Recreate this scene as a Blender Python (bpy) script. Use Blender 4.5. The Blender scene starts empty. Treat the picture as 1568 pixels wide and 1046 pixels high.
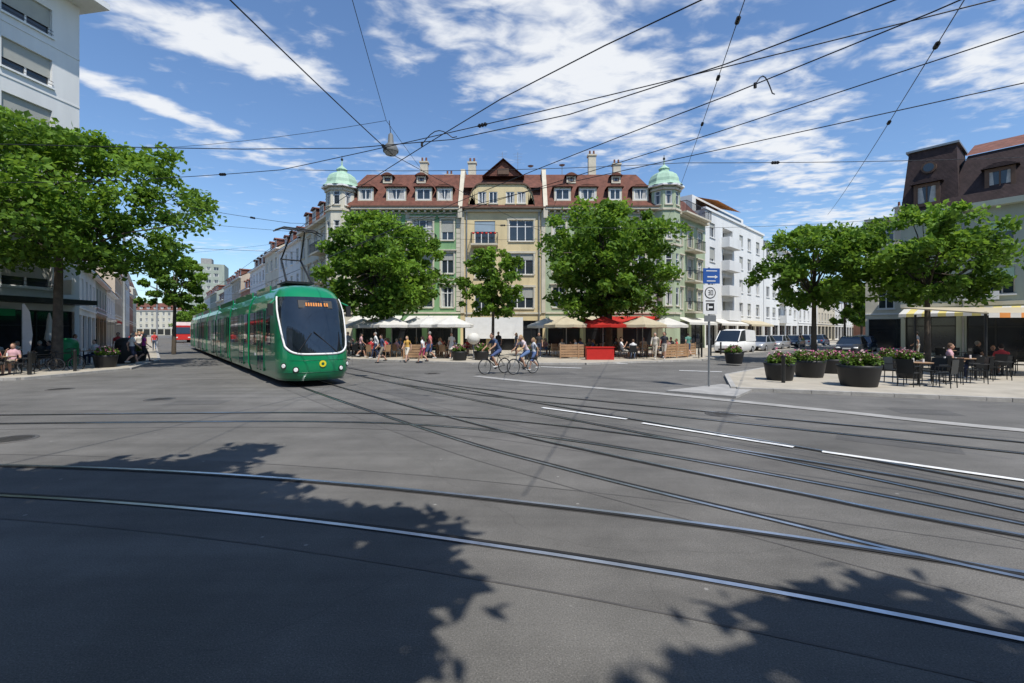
import bpy, math, random
import numpy as np
from mathutils import Vector, Matrix
random.seed(7)
R=random.random
def U(a,b): return a+(b-a)*random.random()
S=bpy.context.scene
COL=S.collection
# ---------------------------------------------------------------- materials
def mat(name,col,rough=.8,var=.12,scale=2.0,metal=0.,bump=0.,spec=.4,coat=0.,streak=False,trans=0.):
    m=bpy.data.materials.new(name); m.use_nodes=True
    nt=m.node_tree; N=nt.nodes; L=nt.links
    b=N['Principled BSDF']; b.inputs['Roughness'].default_value=rough
    b.inputs['Metallic'].default_value=metal
    b.inputs['Specular IOR Level'].default_value=spec
    b.inputs['Coat Weight'].default_value=coat
    c=(col[0],col[1],col[2],1)
    b.inputs['Base Color'].default_value=c
    if var>0:
        g=N.new('ShaderNodeNewGeometry'); n=N.new('ShaderNodeTexNoise')
        n.inputs['Scale'].default_value=scale; n.inputs['Detail'].default_value=5; n.inputs['Roughness'].default_value=.65
        if streak:
            mp=N.new('ShaderNodeMapping'); mp.inputs['Scale'].default_value=(1,1,.22)
            L.new(g.outputs['Position'],mp.inputs['Vector']); L.new(mp.outputs[0],n.inputs['Vector'])
        else: L.new(g.outputs['Position'],n.inputs['Vector'])
        mr=N.new('ShaderNodeMapRange'); mr.inputs[1].default_value=.3; mr.inputs[2].default_value=.7
        mr.inputs[3].default_value=1-var; mr.inputs[4].default_value=1+var*.7
        L.new(n.outputs['Fac'],mr.inputs[0])
        vm=N.new('ShaderNodeVectorMath'); vm.operation='SCALE'; vm.inputs[0].default_value=col[:3]
        L.new(mr.outputs[0],vm.inputs['Scale']); L.new(vm.outputs[0],b.inputs['Base Color'])
    if bump>0:
        g2=N.new('ShaderNodeNewGeometry'); n2=N.new('ShaderNodeTexNoise'); n2.inputs['Scale'].default_value=scale*12
        L.new(g2.outputs['Position'],n2.inputs['Vector'])
        bp=N.new('ShaderNodeBump'); bp.inputs['Strength'].default_value=bump; bp.inputs['Distance'].default_value=.03
        L.new(n2.outputs['Fac'],bp.inputs['Height']); L.new(bp.outputs[0],b.inputs['Normal'])
    if trans>0:
        t=N.new('ShaderNodeBsdfTranslucent'); t.inputs['Color'].default_value=c; ms=N.new('ShaderNodeMixShader'); ms.inputs[0].default_value=trans
        L.new(b.outputs[0],ms.inputs[1]); L.new(t.outputs[0],ms.inputs[2]); L.new(ms.outputs[0],N['Material Output'].inputs[0])
    return m
def tile_mat(name,col,ws=1.1,st=.6):
    m=mat(name,col,.85,.4,2.2)
    nt=m.node_tree;N=nt.nodes;L=nt.links
    g=N.new('ShaderNodeNewGeometry'); w=N.new('ShaderNodeTexWave'); w.bands_direction='Z'; w.inputs['Scale'].default_value=ws
    w.inputs['Distortion'].default_value=1.6; w.inputs['Detail Scale'].default_value=6
    L.new(g.outputs['Position'],w.inputs['Vector'])
    bp=N.new('ShaderNodeBump'); bp.inputs['Strength'].default_value=st; bp.inputs['Distance'].default_value=.05
    L.new(w.outputs['Fac'],bp.inputs['Height']); L.new(bp.outputs[0],N['Principled BSDF'].inputs['Normal'])
    return m
def asphalt_mat(name,base,light):
    m=bpy.data.materials.new(name); m.use_nodes=True; nt=m.node_tree;N=nt.nodes;L=nt.links
    b=N['Principled BSDF']; b.inputs['Roughness'].default_value=.85; b.inputs['Specular IOR Level'].default_value=.3
    g=N.new('ShaderNodeNewGeometry')
    def noise(sc,det,ro=.6,src=None):
        n=N.new('ShaderNodeTexNoise'); n.inputs['Scale'].default_value=sc; n.inputs['Detail'].default_value=det; n.inputs['Roughness'].default_value=ro
        L.new(src or g.outputs['Position'],n.inputs['Vector']); return n.outputs['Fac']
    def mr(x,a,c,d,e):
        r=N.new('ShaderNodeMapRange'); r.inputs[1].default_value=a;r.inputs[2].default_value=c;r.inputs[3].default_value=d;r.inputs[4].default_value=e
        L.new(x,r.inputs[0]); return r.outputs[0]
    def mul(x,y):
        r=N.new('ShaderNodeMath'); r.operation='MULTIPLY'; L.new(x,r.inputs[0]); L.new(y,r.inputs[1]); return r.outputs[0]
    big=mr(noise(.22,3),.3,.7,.80,1.14)
    mid=mr(noise(1.6,4,.7),.3,.7,.88,1.1)
    fine=mr(noise(90,2,.7),.25,.75,.6,1.4)
    mp=N.new('ShaderNodeMapping'); mp.inputs['Rotation'].default_value=(0,0,.9); mp.inputs['Scale'].default_value=(.12,1.6,1)
    L.new(g.outputs['Position'],mp.inputs['Vector'])
    strk=mr(noise(1.5,3,.6,mp.outputs[0]),.35,.7,1.08,.84)
    v=N.new('ShaderNodeTexVoronoi'); v.feature='DISTANCE_TO_EDGE'; v.inputs['Scale'].default_value=.16
    wn=N.new('ShaderNodeTexNoise'); wn.inputs['Scale'].default_value=.7; wn.inputs['Detail'].default_value=4; L.new(g.outputs['Position'],wn.inputs['Vector'])
    ad=N.new('ShaderNodeVectorMath'); ad.operation='MULTIPLY_ADD'; ad.inputs[1].default_value=(1.0,1.0,0); L.new(wn.outputs['Color'],ad.inputs[0]); L.new(g.outputs['Position'],ad.inputs[2])
    L.new(ad.outputs[0],v.inputs['Vector'])
    crack=mr(v.outputs['Distance'],.0,.0018,.86,1.0)
    vs=N.new('ShaderNodeTexVoronoi'); vs.inputs['Scale'].default_value=1.9; vs.inputs['Randomness'].default_value=1; L.new(g.outputs['Position'],vs.inputs['Vector'])
    spot=mr(vs.outputs['Distance'],.025,.04,1.0,0.0)
    vs2=N.new('ShaderNodeTexVoronoi'); vs2.inputs['Scale'].default_value=55; L.new(g.outputs['Position'],vs2.inputs['Vector'])
    chip=mr(vs2.outputs['Distance'],.1,.2,1.6,1.0)
    f=mul(mul(mul(big,mid),mul(fine,strk)),mul(crack,chip))
    mx=N.new('ShaderNodeMix'); mx.data_type='RGBA'; mx.inputs[6].default_value=(*base,1); mx.inputs[7].default_value=(*light,1)
    L.new(mr(noise(.5,4),.35,.65,0,1),mx.inputs[0])
    sc=N.new('ShaderNodeVectorMath'); sc.operation='SCALE'; L.new(mx.outputs[2],sc.inputs[0]); L.new(f,sc.inputs['Scale'])
    mx2=N.new('ShaderNodeMix'); mx2.data_type='RGBA'; mx2.inputs[7].default_value=(.34,.33,.31,1); L.new(sc.outputs[0],mx2.inputs[6])
    s2=N.new('ShaderNodeMath'); s2.operation='MULTIPLY'; s2.inputs[1].default_value=.6; L.new(spot,s2.inputs[0]); L.new(s2.outputs[0],mx2.inputs[0])
    L.new(mx2.outputs[2],b.inputs['Base Color'])
    bp=N.new('ShaderNodeBump'); bp.inputs['Strength'].default_value=.4; bp.inputs['Distance'].default_value=.01
    L.new(noise(110,2),bp.inputs['Height']); L.new(bp.outputs[0],b.inputs['Normal'])
    return m
def leaf_mat(name,dark,light,trans=.35):
    m=bpy.data.materials.new(name); m.use_nodes=True; nt=m.node_tree;N=nt.nodes;L=nt.links
    b=N['Principled BSDF']; b.inputs['Roughness'].default_value=.55; b.inputs['Specular IOR Level'].default_value=.25
    a=N.new('ShaderNodeAttribute'); a.attribute_name='tint'
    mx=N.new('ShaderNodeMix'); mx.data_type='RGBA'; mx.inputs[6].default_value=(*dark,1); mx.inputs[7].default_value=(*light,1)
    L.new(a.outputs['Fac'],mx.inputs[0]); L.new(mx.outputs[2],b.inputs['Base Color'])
    if trans>0:
        t=N.new('ShaderNodeBsdfTranslucent'); hs=N.new('ShaderNodeHueSaturation'); hs.inputs['Hue'].default_value=.485; hs.inputs['Value'].default_value=1.6
        L.new(mx.outputs[2],hs.inputs['Color']); L.new(hs.outputs[0],t.inputs['Color'])
        ms=N.new('ShaderNodeMixShader'); ms.inputs[0].default_value=trans
        L.new(b.outputs[0],ms.inputs[1]); L.new(t.outputs[0],ms.inputs[2]); L.new(ms.outputs[0],N['Material Output'].inputs[0])
    return m
M={}
M['asphalt']=asphalt_mat('asphalt',(.124,.119,.109),(.158,.151,.139))
M['patch']=asphalt_mat('asphalt_patch',(.098,.095,.09),(.118,.114,.107))
M['bed']=asphalt_mat('track_bed_asphalt',(.112,.107,.099),(.148,.141,.13))
M['paving']=mat('paving',(.40,.36,.29),.85,.2,1.1,bump=.2)
M['kerb']=mat('kerb_stone',(.38,.365,.335),.8,.25,2.5,bump=.2)
M['concrete']=mat('concrete_strip',(.33,.32,.30),.8,.25,1.8,bump=.2)
M['steel']=mat('rail_steel',(.66,.69,.74),.3,.25,4,metal=1)
M['groove']=mat('rail_groove',(.02,.019,.018),.7,.2,5)
M['seam']=mat('bitumen_seam',(.06,.057,.054),.7,.4,3)
M['seam2']=mat('joint_sealant',(.085,.08,.076),.7,.35,3)
M['paint']=mat('road_paint',(.7,.7,.68),.7,.25,6)
M['iron']=mat('cast_iron',(.07,.066,.062),.5,.3,8,metal=.3)
M['ironrim']=mat('manhole_rim',(.10,.095,.09),.7,.3,8)
M['glass']=mat('window_glass',(.03,.04,.05),.06,.3,.35,spec=.7)
M['glass2']=mat('shop_glass',(.02,.022,.025),.08,.4,.6,spec=.6)
M['white']=mat('white_paint',(.74,.74,.72),.6,.08,2)
M['plaster_w']=mat('white_plaster',(.68,.68,.66),.85,.1,.6,streak=True)
M['plaster_g']=mat('green_plaster',(.20,.36,.17),.85,.2,.8,streak=True)
M['plaster_y']=mat('yellow_plaster',(.64,.52,.30),.85,.16,.8,streak=True)
M['plaster_b']=mat('pale_green_plaster',(.36,.42,.28),.85,.18,.8,streak=True)
M['plaster_c']=mat('cream_plaster',(.60,.56,.45),.85,.14,.8,streak=True)
M['plaster_gr']=mat('grey_green_plaster',(.33,.37,.31),.85,.15,.7,streak=True)
M['plaster_r']=mat('red_plaster',(.4,.2,.14),.85,.15,.7,streak=True)
M['plaster_t']=mat('tan_plaster',(.5,.42,.32),.85,.15,.7,streak=True)
M['stone']=mat('sandstone_trim',(.56,.51,.40),.85,.15,1.5)
M['roof']=tile_mat('brown_roof_tiles',(.15,.058,.038),2.2,.5)
M['roof_d']=tile_mat('dark_roof_slates',(.045,.028,.027),3.5,.25)
M['roof_r']=tile_mat('red_roof_tiles',(.18,.075,.05),2.2,.4)
M['copper']=mat('green_copper',(.34,.50,.37),.6,.2,2)
M['brown']=mat('brown_wood',(.12,.07,.045),.7,.2,3)
M['wood']=mat('wood_planks',(.36,.22,.12),.7,.25,3)
M['dark']=mat('dark_metal',(.025,.027,.028),.45,.15,4,metal=.3)
M['grey']=mat('grey_metal',(.3,.31,.31),.45,.15,3,metal=.6)
M['lampgrey']=mat('lamp_housing',(.14,.145,.14),.6,.15,3)
M['wire']=mat('overhead_wire',(.015,.015,.016),.5,0)
M['blind']=mat('roller_blind',(.36,.36,.32),.7,.1,1)
M['curtain']=mat('net_curtain',(.45,.44,.41),.9,.3,3)
M['blue_sh']=mat('blue_shutter',(.28,.36,.42),.7,.1,1)
M['tram']=mat('tram_green',(.003,.205,.078),.3,.05,1,coat=.6)
M['tram2']=mat('tram_dark_green',(.004,.10,.045),.35,.05,1,coat=.4)
M['tglass']=mat('tram_glass',(.013,.019,.026),.04,.4,.8,spec=1.0)
M['rubber']=mat('rubber',(.02,.02,.02),.8,.1,4)
M['lampw']=mat('headlight_glass',(.85,.85,.82),.1,0,spec=.8)
M['yellow']=mat('yellow_paint',(.7,.6,.03),.4,.05,2)
M['yellowc']=mat('yellow_canvas',(.62,.52,.18),.8,.1,2)
M['red']=mat('red_paint',(.5,.02,.015),.5,.1,2)
M['redc']=mat('red_canvas',(.55,.03,.02),.8,.15,1.5,trans=.3)
M['orange']=mat('orange_canvas',(.65,.25,.06),.8,.1,2)
M['whitec']=mat('white_canvas',(.78,.76,.70),.85,.1,1.5,trans=.3)
M['beigec']=mat('beige_canvas',(.62,.54,.38),.85,.12,1.5,trans=.3)
M['greenp']=mat('green_plastic',(.01,.2,.06),.45,.1,2)
M['blue']=mat('sign_blue',(.03,.10,.34),.4,.05,2)
M['black']=mat('black_plastic',(.015,.015,.015),.5,.1,2)
M['skin']=mat('skin',(.5,.29,.2),.55,.06,6)
M['silver']=mat('silver_paint',(.45,.46,.47),.3,.05,1,metal=.5,coat=.6)
M['carblue']=mat('blue_car_paint',(.03,.06,.12),.3,.05,1,coat=.6)
M['cardark']=mat('dark_car_paint',(.02,.022,.025),.3,.05,1,coat=.6)
M['pink']=mat('pink_petal',(.45,.10,.2),.6,.5,9)
M['petal']=mat('pale_petal',(.6,.42,.40),.6,.3,9)
M['bark']=mat('bark',(.1,.08,.06),.9,.35,4,bump=.6)
M['leaf']=leaf_mat('leaves',(.04,.095,.012),(.18,.32,.032),.38)
M['leafd']=leaf_mat('leaves_dense',(.04,.09,.012),(.12,.22,.03),0)
M['leaf2']=leaf_mat('shrub_leaves',(.04,.085,.012),(.14,.24,.03),.2)
# ---------------------------------------------------------------- mesh building
class MB:
    def __init__(s): s.v=[];s.f=[];s.smooth=[]
    def face(s,pts,sm=False):
        i=len(s.v); s.v+= [tuple(p) for p in pts]; s.f.append(tuple(range(i,i+len(pts)))); s.smooth.append(sm)
    def grid(s,rows,closed=False,sm=True):
        i=len(s.v); n=len(rows[0])
        for r in rows: s.v+=[tuple(p) for p in r]
        for a in range(len(rows)-1):
            for b in range(n if closed else n-1):
                c=(b+1)%n
                s.f.append((i+a*n+b,i+a*n+c,i+(a+1)*n+c,i+(a+1)*n+b)); s.smooth.append(sm)
    def hexa(s,p):
        i=len(s.v); s.v+=[tuple(q) for q in p]
        for q in ((0,3,2,1),(4,5,6,7),(0,1,5,4),(1,2,6,5),(2,3,7,6),(3,0,4,7)):
            s.f.append(tuple(i+k for k in q)); s.smooth.append(False)
    def box(s,x0,x1,y0,y1,z0,z1):
        s.hexa([(x0,y0,z0),(x1,y0,z0),(x1,y1,z0),(x0,y1,z0),(x0,y0,z1),(x1,y0,z1),(x1,y1,z1),(x0,y1,z1)])
    def fbox(s,F,u0,u1,z0,z1,o0,o1):
        s.hexa([F.p(u0,z0,o1),F.p(u1,z0,o1),F.p(u1,z0,o0),F.p(u0,z0,o0),F.p(u0,z1,o1),F.p(u1,z1,o1),F.p(u1,z1,o0),F.p(u0,z1,o0)])
    def tube(s,p0,p1,r0,r1=None,n=8,caps=True,sm=True):
        if r1 is None: r1=r0
        p0=Vector(p0);p1=Vector(p1); d=(p1-p0)
        if d.length<1e-6: return
        d.normalize(); a=Vector((0,0,1)) if abs(d.z)<.9 else Vector((1,0,0))
        e=d.cross(a).normalized(); g=d.cross(e)
        A=[p0+(e*math.cos(2*math.pi*k/n)+g*math.sin(2*math.pi*k/n))*r0 for k in range(n)]
        B=[p1+(e*math.cos(2*math.pi*k/n)+g*math.sin(2*math.pi*k/n))*r1 for k in range(n)]
        s.grid([A,B],True,sm)
        if caps: s.face(A[::-1]); s.face(B)
    def path(s,pts,r,n=5):
        for a,b in zip(pts[:-1],pts[1:]): s.tube(a,b,r,r,n,False)
    def lathe(s,prof,c=(0,0,0),n=16,sm=True):
        rows=[[(c[0]+r*math.cos(2*math.pi*k/n),c[1]+r*math.sin(2*math.pi*k/n),c[2]+z) for k in range(n)] for r,z in prof]
        s.grid(rows,True,sm)
        s.face(rows[-1])
    def ell(s,c,r,nu=12,nv=8):
        rows=[]
        for j in range(nv+1):
            t=math.pi*j/nv-math.pi/2; t=max(-1.56,min(1.56,t))
            rows.append([(c[0]+r[0]*math.cos(t)*math.cos(2*math.pi*k/nu),c[1]+r[1]*math.cos(t)*math.sin(2*math.pi*k/nu),c[2]+r[2]*math.sin(t)) for k in range(nu)])
        s.grid(rows,True,True); s.face(rows[0][::-1]); s.face(rows[-1])
    def torus(s,c,R_,r,axis='y',n=24,m=6):
        rows=[]
        for i in range(n+1):
            a=2*math.pi*i/n; row=[]
            for j in range(m):
                b=2*math.pi*j/m; q=R_+r*math.cos(b); w=r*math.sin(b)
                if axis=='y': row.append((c[0]+q*math.cos(a),c[1]+w,c[2]+q*math.sin(a)))
                else: row.append((c[0]+q*math.cos(a),c[1]+q*math.sin(a),c[2]+w))
            rows.append(row)
        s.grid(rows,True,True)
class Fr:
    def __init__(s,o,d):
        l=math.hypot(*d[:2]); s.ox,s.oy=o[:2]; s.dx=d[0]/l; s.dy=d[1]/l; s.nx=s.dy; s.ny=-s.dx
    def p(s,u,z,o=0): return (s.ox+s.dx*u+s.nx*o, s.oy+s.dy*u+s.ny*o, z)
    def sub(s,u,o=0):
        q=s.p(u,0,o); return Fr(q,(s.dx,s.dy))
class G:
    def __init__(s,name,loc=(0,0,0),rot=0): s.name=name;s.loc=loc;s.rot=rot;s.parts={}
    def p(s,part,m=None):
        k=part
        if k not in s.parts: s.parts[k]=(MB(),m)
        return s.parts[k][0]
    def done(s,single=False):
        if single:
            V=[];Fc=[];mi=[];sm=[];ms=[]
            for k,(b,m) in s.parts.items():
                i=len(V);V+=b.v;Fc+=[tuple(i+q for q in f) for f in b.f]
                if m not in ms: ms.append(m)
                mi+=[ms.index(m)]*len(b.f); sm+=b.smooth
            me=bpy.data.meshes.new(s.name); me.from_pydata(V,[],Fc)
            for m in ms: me.materials.append(M[m])
            me.polygons.foreach_set('material_index',mi); me.polygons.foreach_set('use_smooth',sm)
            ob=bpy.data.objects.new(s.name,me); COL.objects.link(ob); ob.location=s.loc; ob.rotation_euler=(0,0,s.rot); return ob
        e=bpy.data.objects.new(s.name,None); COL.objects.link(e); e.location=s.loc; e.rotation_euler=(0,0,s.rot)
        for k,(b,m) in s.parts.items():
            if not b.f: continue
            me=bpy.data.meshes.new(k); me.from_pydata(b.v,[],b.f); me.materials.append(M[m])
            me.polygons.foreach_set('use_smooth',b.smooth)
            o=bpy.data.objects.new(k,me); COL.objects.link(o); o.parent=e
        return e
def inst(ob,loc,rot=0,sc=1.0,name=None):
    n=bpy.data.objects.new(name or ob.name.split('.')[0],ob.data); COL.objects.link(n)
    n.location=loc; n.rotation_euler=(0,0,rot); n.scale=(sc,sc,sc); return n
# ---------------------------------------------------------------- ground
g=G('ground'); b=g.p('g','asphalt'); b.face([(-1500,-300,0),(1500,-300,0),(1500,2500,0),(-1500,2500,0)]); g.done(True)
PZ=.1
def slab(name,poly,kerbs,m='paving'):
    g=G(name); b=g.p('top',m); b.face([(x,y,PZ) for x,y in poly])
    n=len(poly)
    k=g.p('kerb','kerb')
    for i in range(n):
        a=poly[i];c=poly[(i+1)%n]
        if i in kerbs:
            F=Fr(a,(c[0]-a[0],c[1]-a[1])); L=math.hypot(c[0]-a[0],c[1]-a[1])
            t=0
            while t<L-.05:
                e=min(t+1.0,L); k.fbox(F,t+.006,e-.006,-.02,PZ+.004,0,.16); t=e
    g.done()
slab('cafe_pavement',[(-15.8,38.5),(-10.3,29.5),(-2.3,25.9),(4.1,25.6),(12,29),(17.6,36),(14.8,43.5),(-16.5,43.5)],[0,1,2,3,4])
dL=(-.62,.785)
slab('street_pavement',[(-15.8-.62*160,38.5+.785*160),(-15.8,38.5),(-16.5,43.5),(-13.5-.62*160,43.5+.785*160)],[0])
slab('side_street_pavement',[(17.6,36),(17.6+80,36+80),(14.8+80,43.5+80),(14.8,43.5)],[0])
slab('plaza_pavement',[(8.9,18.7),(7.1,14.4),(13.2,12.1),(50,0),(120,40),(120,129.8),(23.9,33.7)],[0,1,2,6])
slab('corner_pavement',[(-60,13),(-18.8,17.4),(-18.6,22),(-22.2,28.5),(-22.2-.62*160,28.5+.785*160),(-30-.62*160,26+.785*160)],[0,1,2,3])
# ---------------------------------------------------------------- rails
def catmull(P,step=.4):
    P=[Vector((p[0],p[1])) for p in P]; out=[]
    Q=[P[0]*2-P[1]]+P+[P[-1]*2-P[-2]]
    for i in range(1,len(Q)-2):
        a,b_,c,d=Q[i-1:i+3]; n=max(2,int((c-b_).length/step))
        for k in range(n):
            t=k/n; out.append(.5*((2*b_)+(c-a)*t+(2*a-5*b_+4*c-d)*t*t+(3*b_-a-3*c+d)*t**3))
    out.append(P[-1]); return out
def offs(pts,o):
    res=[]
    for i,p in enumerate(pts):
        a=pts[max(0,i-1)];c=pts[min(len(pts)-1,i+1)]; t=(c-a).normalized(); res.append(p+Vector((-t.y,t.x))*o)
    return res
def ribbon(b,pts,o,w,z):
    A=offs(pts,o-w/2);B=offs(pts,o+w/2); b.grid([[(p.x,p.y,z) for p in A],[(p.x,p.y,z) for p in B]],False,False)
x,y=0.,4.42;h=math.radians(-17.2)
fw=[];xx,yy,hh=x,y,h
for i in range(60): fw.append((xx,yy)); xx+=.5*math.cos(hh);yy+=.5*math.sin(hh);hh-=.5/27
bw=[];xx,yy,hh=x,y,h
for i in range(70):
    xx-=.5*math.cos(hh);yy-=.5*math.sin(hh)
    if i<24: hh+=.5/30
    bw.append((xx,yy))
tA=[Vector(p) for p in bw[::-1]+fw]
dt=(.6195,-.785)
def ln(p,t): return (p[0]+dt[0]*t,p[1]+dt[1]*t)
fc=(-6.4,15.2)
tB=catmull([ln(fc,-190),ln(fc,-40),ln(fc,-20),fc,(-1.0,8.65),(.95,6.6),(2.9,4.85),(4.6,3.5),(12,-1.5)])
tC=catmull([(-40,6.4),(-20,8.9),(-10.6,9.6),(-4.5,9.85),(-1.2,9.35),(1.4,8.05),(3.8,6.15),(6,3.9),(10,-1)])
f2=(-4.2,17.1)
tD=catmull([ln(f2,-190),ln(f2,-40),ln(f2,-15),f2,(-1.2,13.3),(1.0,10.6),(2.9,8.4),(5,5.9),(9,0)])
tE=catmull([ln(f2,-6),f2,(-.9,13.9),(2.0,11.7),(4.6,9.8),(6.6,8.35),(8.6,6.9),(14,3.2),(22,-2)])
g=G('track_bed'); 
for k,t in enumerate([tA,tB,tC]): ribbon(g.p('bed','bed'),t,0,2.1,.0008+.0006*k)
g.done(True)
g=G('tram_rails')
for k,t in enumerate([tA,tB,tC,tD,tE]):
    for o in (-.5,.5):
        z=.004+.0011*k
        ribbon(g.p('bitumen_seams','seam'),t,o,.13,z)
        ribbon(g.p('rail_heads','steel'),t,o+(.028 if o<0 else -.028)*-1,.05,z+.008)
        ribbon(g.p('rail_grooves','groove'),t,o+(.028 if o<0 else -.028),.04,z+.0085)
    if k in (0,1,2):
        for o in (-1.05,1.05): ribbon(g.p('joint_lines','seam2'),t,o,.02,.003+.0003*k)
g.done()
g=G('road_markings'); b=g.p('m','paint')
for a,c in [((.73,11.0),(2.41,9.55)),((2.62,9.15),(4.48,7.24)),((4.75,6.97),(6.5,5.45)),((6.9,5.1),(8.4,3.8))]:
    ribbon(b,[Vector(a),Vector(c)],0,.11,.018)
for a,c in [((7.9,21.5),(9.6,20.8)),((4.8,27),(6.6,26)),((1.5,23.8),(3.5,22.9))]:
    ribbon(b,[Vector(a),Vector(c)],0,.25,.018)
g.done(True)
g=G('tram_stop_strip'); b=g.p('s','concrete')
t=catmull([(-1.5,18.8),(1.2,16.2),(4.2,13.7),(6.1,11.9),(7.7,10.3),(9.4,8.6),(14,5.2),(22,0)])
ribbon(b,t,0,.4,.014); g.done(True)
g=G('traffic_island'); b=g.p('s','concrete')
P=[(4.7,13.9),(6.2,12.6),(7.6,14.3),(7.2,15.6)]
b.face([(x_,y_,.06) for x_,y_ in P])
for i in range(4):
    a=P[i];c=P[(i+1)%4]; b.face([(a[0],a[1],0),(c[0],c[1],0),(c[0],c[1],.06),(a[0],a[1],.06)])
g.done(True)
def manhole(x,y,r=.3):
    g=G('manhole_cover',(x,y,0)); b=g.p('lid','iron'); b.lathe([(r,.0),(r,.012),(r*.93,.014)],n=24)
    c=g.p('rim','ironrim'); c.lathe([(r*1.18,0),(r*1.18,.008),(r*1.01,.009)],n=24)
    for i in range(-3,4): b.box(-r*.6,r*.6,i*r*.2-.008,i*r*.2+.008,.014,.018)
    g.done(True)
for p in [(-9.6,12.4),(-8.6,7.8),(4.7,10.2),(-14.5,14.6),(-3.5,20),(11,6)]: manhole(*p)
g=G('asphalt_patches'); b=g.p('p','patch')
for (x0,y0,w,l,r) in [(-8.2,11.9,1.4,.8,.1),(6.4,7.6,.7,1.6,.9),(-3,13.2,3.2,.7,-.9),(-14,11.2,2.6,.6,.05),(1.5,20,2.5,1.2,.2),(4.5,17.5,3.5,.6,-.7),(-9,24,4,.7,-.9),(-12.5,7.6,3.4,.9,.04),(9.5,10.5,1.2,.8,-.3)]:
    c,s=math.cos(r),math.sin(r)
    b.face([(x0+a*c-d*s,y0+a*s+d*c,.0026) for a,d in ((-w/2,-l/2),(w/2,-l/2),(w/2,l/2),(-w/2,l/2))])
g.done(True)
# ---------------------------------------------------------------- facades
def facade(G_,F,W,z0,z1,wins,wall,part='walls'):
    b=G_.p(part,wall)
    us=sorted({0.,W}|{round(w['u']-w['w']/2,3) for w in wins}|{round(w['u']+w['w']/2,3) for w in wins})
    zs=sorted({z0,z1}|{round(w['z'],3) for w in wins}|{round(w['z']+w['h'],3) for w in wins})
    for i in range(len(us)-1):
        for j in range(len(zs)-1):
            uc=(us[i]+us[i+1])/2; zc=(zs[j]+zs[j+1])/2
            if any(abs(uc-w['u'])<w['w']/2 and w['z']<zc<w['z']+w['h'] for w in wins): continue
            b.face([F.p(us[i],zs[j]),F.p(us[i+1],zs[j]),F.p(us[i+1],zs[j+1]),F.p(us[i],zs[j+1])])
    for w in wins: window(G_,F,wall,part=part,**w)
cw=[0]
def window(G_,F,wall,u,z,w,h,part='walls',mull=1,trans=True,trim=None,blind=0.,sill=True,glass='glass',frame='white',rec=.16,shut=None,hood=False):
    a,c=u-w/2,u+w/2; t=z+h; b=G_.p(part,wall)
    b.face([F.p(a,z),F.p(a,t),F.p(a,t,-rec),F.p(a,z,-rec)]); b.face([F.p(c,z,-rec),F.p(c,t,-rec),F.p(c,t),F.p(c,z)])
    b.face([F.p(a,t),F.p(c,t),F.p(c,t,-rec),F.p(a,t,-rec)]); b.face([F.p(a,z,-rec),F.p(c,z,-rec),F.p(c,z),F.p(a,z)])
    G_.p('glass_'+glass,glass).face([F.p(a,z,-rec),F.p(c,z,-rec),F.p(c,t,-rec),F.p(a,t,-rec)])
    f=G_.p('frames_'+frame,frame); q=.07
    f.fbox(F,a,c,z,z+q,-rec+.002,-rec+.06); f.fbox(F,a,c,t-q,t,-rec+.002,-rec+.06)
    f.fbox(F,a,a+q,z+q,t-q,-rec+.002,-rec+.06); f.fbox(F,c-q,c,z+q,t-q,-rec+.002,-rec+.06)
    for k in range(1,mull+1):
        m_=a+(c-a)*k/(mull+1); f.fbox(F,m_-.04,m_+.04,z+q,t-q,-rec+.002,-rec+.055)
    if trans: f.fbox(F,a+q,c-q,z+h*.68,z+h*.68+.06,-rec+.002,-rec+.05)
    cw[0]+=1
    if glass=='glass' and blind==0 and not shut and rec<.3 and cw[0]%3:
        k=G_.p('curtains','curtain'); ww=(c-a)*(.22+.12*(cw[0]%2))
        k.face([F.p(a+q,z+q,-rec+.006),F.p(a+q+ww,z+q,-rec+.006),F.p(a+q+ww*.6,t-q,-rec+.006),F.p(a+q,t-q,-rec+.006)])
        k.face([F.p(c-q-ww,z+q,-rec+.006),F.p(c-q,z+q,-rec+.006),F.p(c-q,t-q,-rec+.006),F.p(c-q-ww*.6,t-q,-rec+.006)])
    if blind>0: G_.p('blinds','blind').fbox(F,a+.03,c-.03,t-h*blind,t-.01,-rec+.065,-rec+.085)
    if shut: G_.p('shades_'+shut,shut).fbox(F,a+.02,c-.02,t-h*.45,t-.01,-rec+.09,-rec+.11)
    if sill: G_.p('sills','stone' if trim else 'white').fbox(F,a-.08,c+.08,z-.1,z-.002,-.02,.1)
    if trim:
        r=G_.p('window_trim',trim); r.fbox(F,a-.16,a-.002,z,t,-.01,.045); r.fbox(F,c+.002,c+.16,z,t,-.01,.045); r.fbox(F,a-.2,c+.2,t+.002,t+.2,-.01,.06)
        if hood: r.fbox(F,a-.3,c+.3,t+.2,t+.3,-.01,.18)
def awning(G_,F,u0,u1,z,proj,m,drop=.55,stripes=None):
    b=G_.p('awning_'+m,m); n=max(1,int((u1-u0)/.4)) if stripes else 1
    for i in range(n):
        a=u0+(u1-u0)*i/n; c=u0+(u1-u0)*(i+1)/n
        bb=b if (not stripes or i%2==0) else G_.p('awning_'+stripes,stripes)
        A,B=F.p(a,z,.06),F.p(c,z,.06); C,D=F.p(c,z-drop,proj),F.p(a,z-drop,proj)
        bb.face([A,D,C,B]); bb.face([D,F.p(a,z-drop-.22,proj+.002),F.p(c,z-drop-.22,proj+.002),C])
    fr=G_.p('awning_arms','grey')
    for u in (u0+.05,u1-.05): fr.tube(F.p(u,z-.7,.05),F.p(u,z-drop-.03,proj),.02)
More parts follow.
